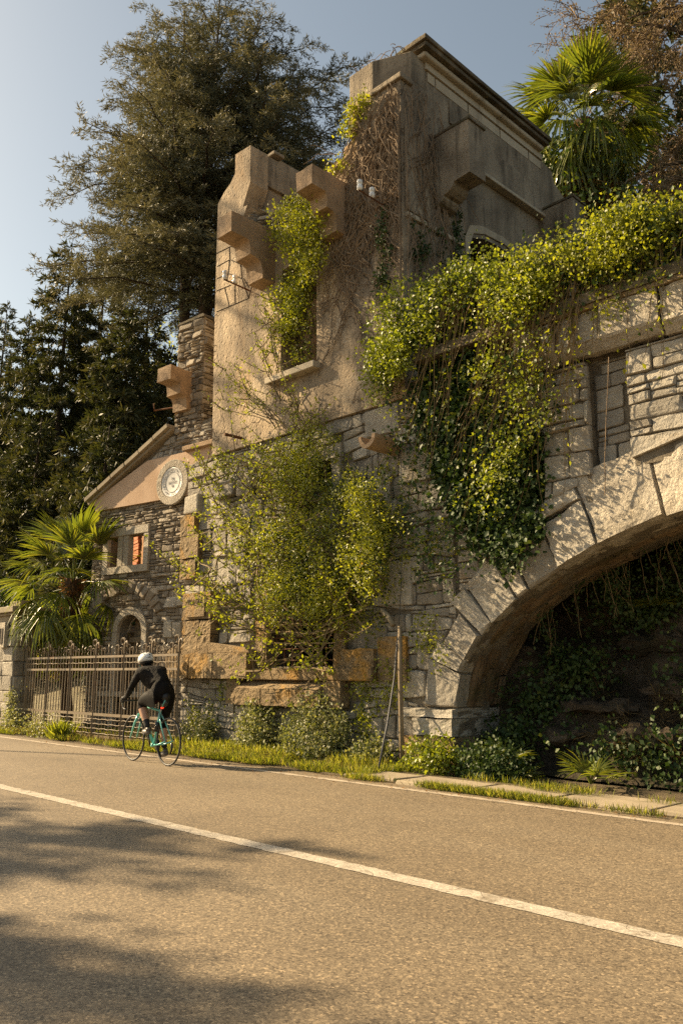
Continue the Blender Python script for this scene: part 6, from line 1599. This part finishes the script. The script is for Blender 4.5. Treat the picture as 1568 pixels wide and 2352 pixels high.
tmp = bpy.data.objects.new('body', me); COL.objects.link(tmp)
sk = tmp.modifiers.new('skin', 'SKIN'); sk.use_smooth_shade = True
if not me.skin_vertices: 
    with bpy.context.temp_override(object=tmp): pass
for i, n in enumerate(nodes):
    v = me.skin_vertices[0].data[i]
    wide = n[0] in ('waist', 'chest', 'upper', 'pelvis')
    k_ = 1.12 if n[0] not in ('head', 'crown', 'jaw', 'neck', 'palmL', 'palmR') else 1.0
    v.radius = (n[2] * k_, n[2] * k_ * (1.25 if wide else 1.0)); v.use_root = (n[0] == 'pelvis')
ssb = tmp.modifiers.new('sub', 'SUBSURF'); ssb.levels = 2; ssb.render_levels = 2
bpy.context.view_layer.update()
dg_ = bpy.context.evaluated_depsgraph_get(); bme = bpy.data.meshes.new_from_object(tmp.evaluated_get(dg_)); bpy.data.objects.remove(tmp)
bme.name = 'body'
for m in ('cloth', 'tights', 'skin', 'sock'): bme.materials.append(M[m])
def shin(c, k, a):
    k = Vector(nodes[idx[k]][1]); a = Vector(nodes[idx[a]][1]); d = a - k; t = (c - k).dot(d) / d.length_squared; return t, ((c - k) - d * t).length
for p in bme.polygons:
    c = p.center; mi = 0
    if c.z < 1.03 and c.x < .32 and abs(c.y) < .24: mi = 1
    if c.x < -.1 and c.z > .98 and c.z < 1.03: mi = 0
    if c.x > .30 and c.z > .9 and c.z < 1.3: mi = 0
    for k, a, lo, hi in (('kneeL', 'ankleL', .24, .70), ('kneeR', 'ankleR', .26, .86)):
        t, r_ = shin(c, k, a)
        if r_ < .085 and t > 0 and c.z < .9 and (c.y > 0) == (k == 'kneeL'): mi = 1 if t < lo else (2 if t < hi else 3)
    if c.z > 1.40 and c.x > .33 and c.z < 1.52: mi = 2
    p.material_index = mi; p.use_smooth = True
bme.transform(Matrix((Bf, Bl, Vector((0, 0, 1)))).transposed().to_4x4())
bo = link('body', bme, None, RI); bo.location = (0, 0, 0)
def rp(name, pts, rad, mat, n=8, smooth=True, parent=None):
    mb = MB(); mb.tube(tp(*pts), rad, n); o = mb.build(name, mat, parent or RI, smooth); return o
new = []
for s in (-1, 1):
    g = rp('glove', [(.525, s * .21, .950), (.57, s * .21, .945), (.60, s * .21, .938)], [.032, .037, .03], M['sock'])
    new.append(g)
    for k, (dx, L) in enumerate(((.012, .9), (.0, 1.0), (-.016, .95), (-.03, .8))):
        new.append(rp('finger', [(.605 + dx, s * (.215 + .028), .940), (.622 + dx, s * .247, .915), (.620 + dx, s * (.240), .885), (.610 + dx, s * .222, .872)][:4], [.0098, .0095, .009, .0075], M['sock'], 6, True, g))
    new.append(rp('thumb', [(.575, s * .185, .945), (.61, s * .178, .925), (.632, s * .19, .905)], [.011, .010, .008], M['sock'], 6, True, g))
rp('shoe', [(-.055, .115, .468), (-.03, .115, .462), (.03, .115, .458), (.095, .115, .462), (.14, .115, .462)], [.026, .038, .040, .036, .02], M['shoe'], 10); rp('shoe', [(-.185, -.115, .155), (-.16, -.115, .152), (-.09, -.115, .142), (-.03, -.115, .135), (.015, -.115, .13)], [.026, .038, .04, .036, .02], M['shoe'], 10)
rp('shoe_collar', [(-.015, .115, .525), (-.02, .115, .475)], [.036, .042], M['shoe'], 10); rp('shoe_collar', [(-.125, -.115, .215), (-.145, -.115, .165)], [.036, .042], M['shoe'], 10)
rp('jersey_hem', [(-.30, 0, 1.03), (-.22, 0, 1.06), (-.12, 0, 1.08)], [.075, .14, .145], M['cloth'], 12)
rp('nose', [(.425, .015, 1.47), (.452, .017, 1.452)], [.012, .014], M['skin'], 6); 
for s in (-1, 1): rp('ear', [(.345, s * .088 + .01, 1.475), (.345, s * .094 + .01, 1.445)], [.016, .012], M['skin'], 6)
rp('collar', [(.235, 0, 1.355), (.275, 0, 1.395)], [.085, .072], M['cloth'], 12)
hm = Matrix.Translation(b3(.335, .01, 1.495)) @ Matrix((Bf, Bl, Vector((0, 0, 1)))).transposed().to_4x4() @ Matrix.Rotation(R(12), 4, 'Y')
mb = MB(); prof = [(1.0, -.02), (1.02, .02), (.99, .05), (.86, .088), (.62, .112), (.3, .125), (.02, .128)]
mb.lathe([(r_ * .118, z_) for r_, z_ in prof], 24, hm @ Matrix.Diagonal((1.22, .92, 1, 1))); he = mb.build('helmet', M['white'], RI, True)
mb = MB(); mb.lathe([(.112, -.05), (.119, -.02), (.12, -.005), (.10, -.005)], 24, hm @ Matrix.Diagonal((1.18, .9, 1, 1))); mb.build('helmet_rim', M['black'], he, True)
for k, (az, el_) in enumerate(((0, 1.2), (.9, .75), (-.9, .75), (2.2, .75), (-2.2, .75), (1.55, .6), (-1.55, .6), (3.1, .6), (2.65, 1.1), (-2.65, 1.1))):
    mb = MB(); c = Vector((math.cos(az) * math.cos(el_) * .118 * 1.22, math.sin(az) * math.cos(el_) * .118 * .92, .128 * math.sin(el_) + .004)); d = Vector((-.03, 0, -.012 * (1 if math.cos(az) < 0 else -1)))
    mb.tube([hm @ (c - d), hm @ c, hm @ (c + d)], [.004, .013, .006], 6); mb.build('vent', M['black'], he, True)
nr = -Bf; text('lettering', 'KASK', .028, hm @ Vector((-.146, .03, .028)), Matrix((-Bl, Vector((0, 0, 1)), (-Bl).cross(Vector((0, 0, 1))))).transposed().to_euler(), M['ink'], he, .002)
for s in (-1, 1): rp('helmet_strap', [(.36, s * .088 + .01, 1.49), (.375, s * .08 + .015, 1.43), (.39, .015, 1.385)], .006, M['celeste'], 4, True, he)
bpy.context.view_layer.update()
inv = RI.matrix_world.inverted()
for c in RI.children:
    if c.name != 'body': c.matrix_parent_inverse = inv
bpy.context.view_layer.update()
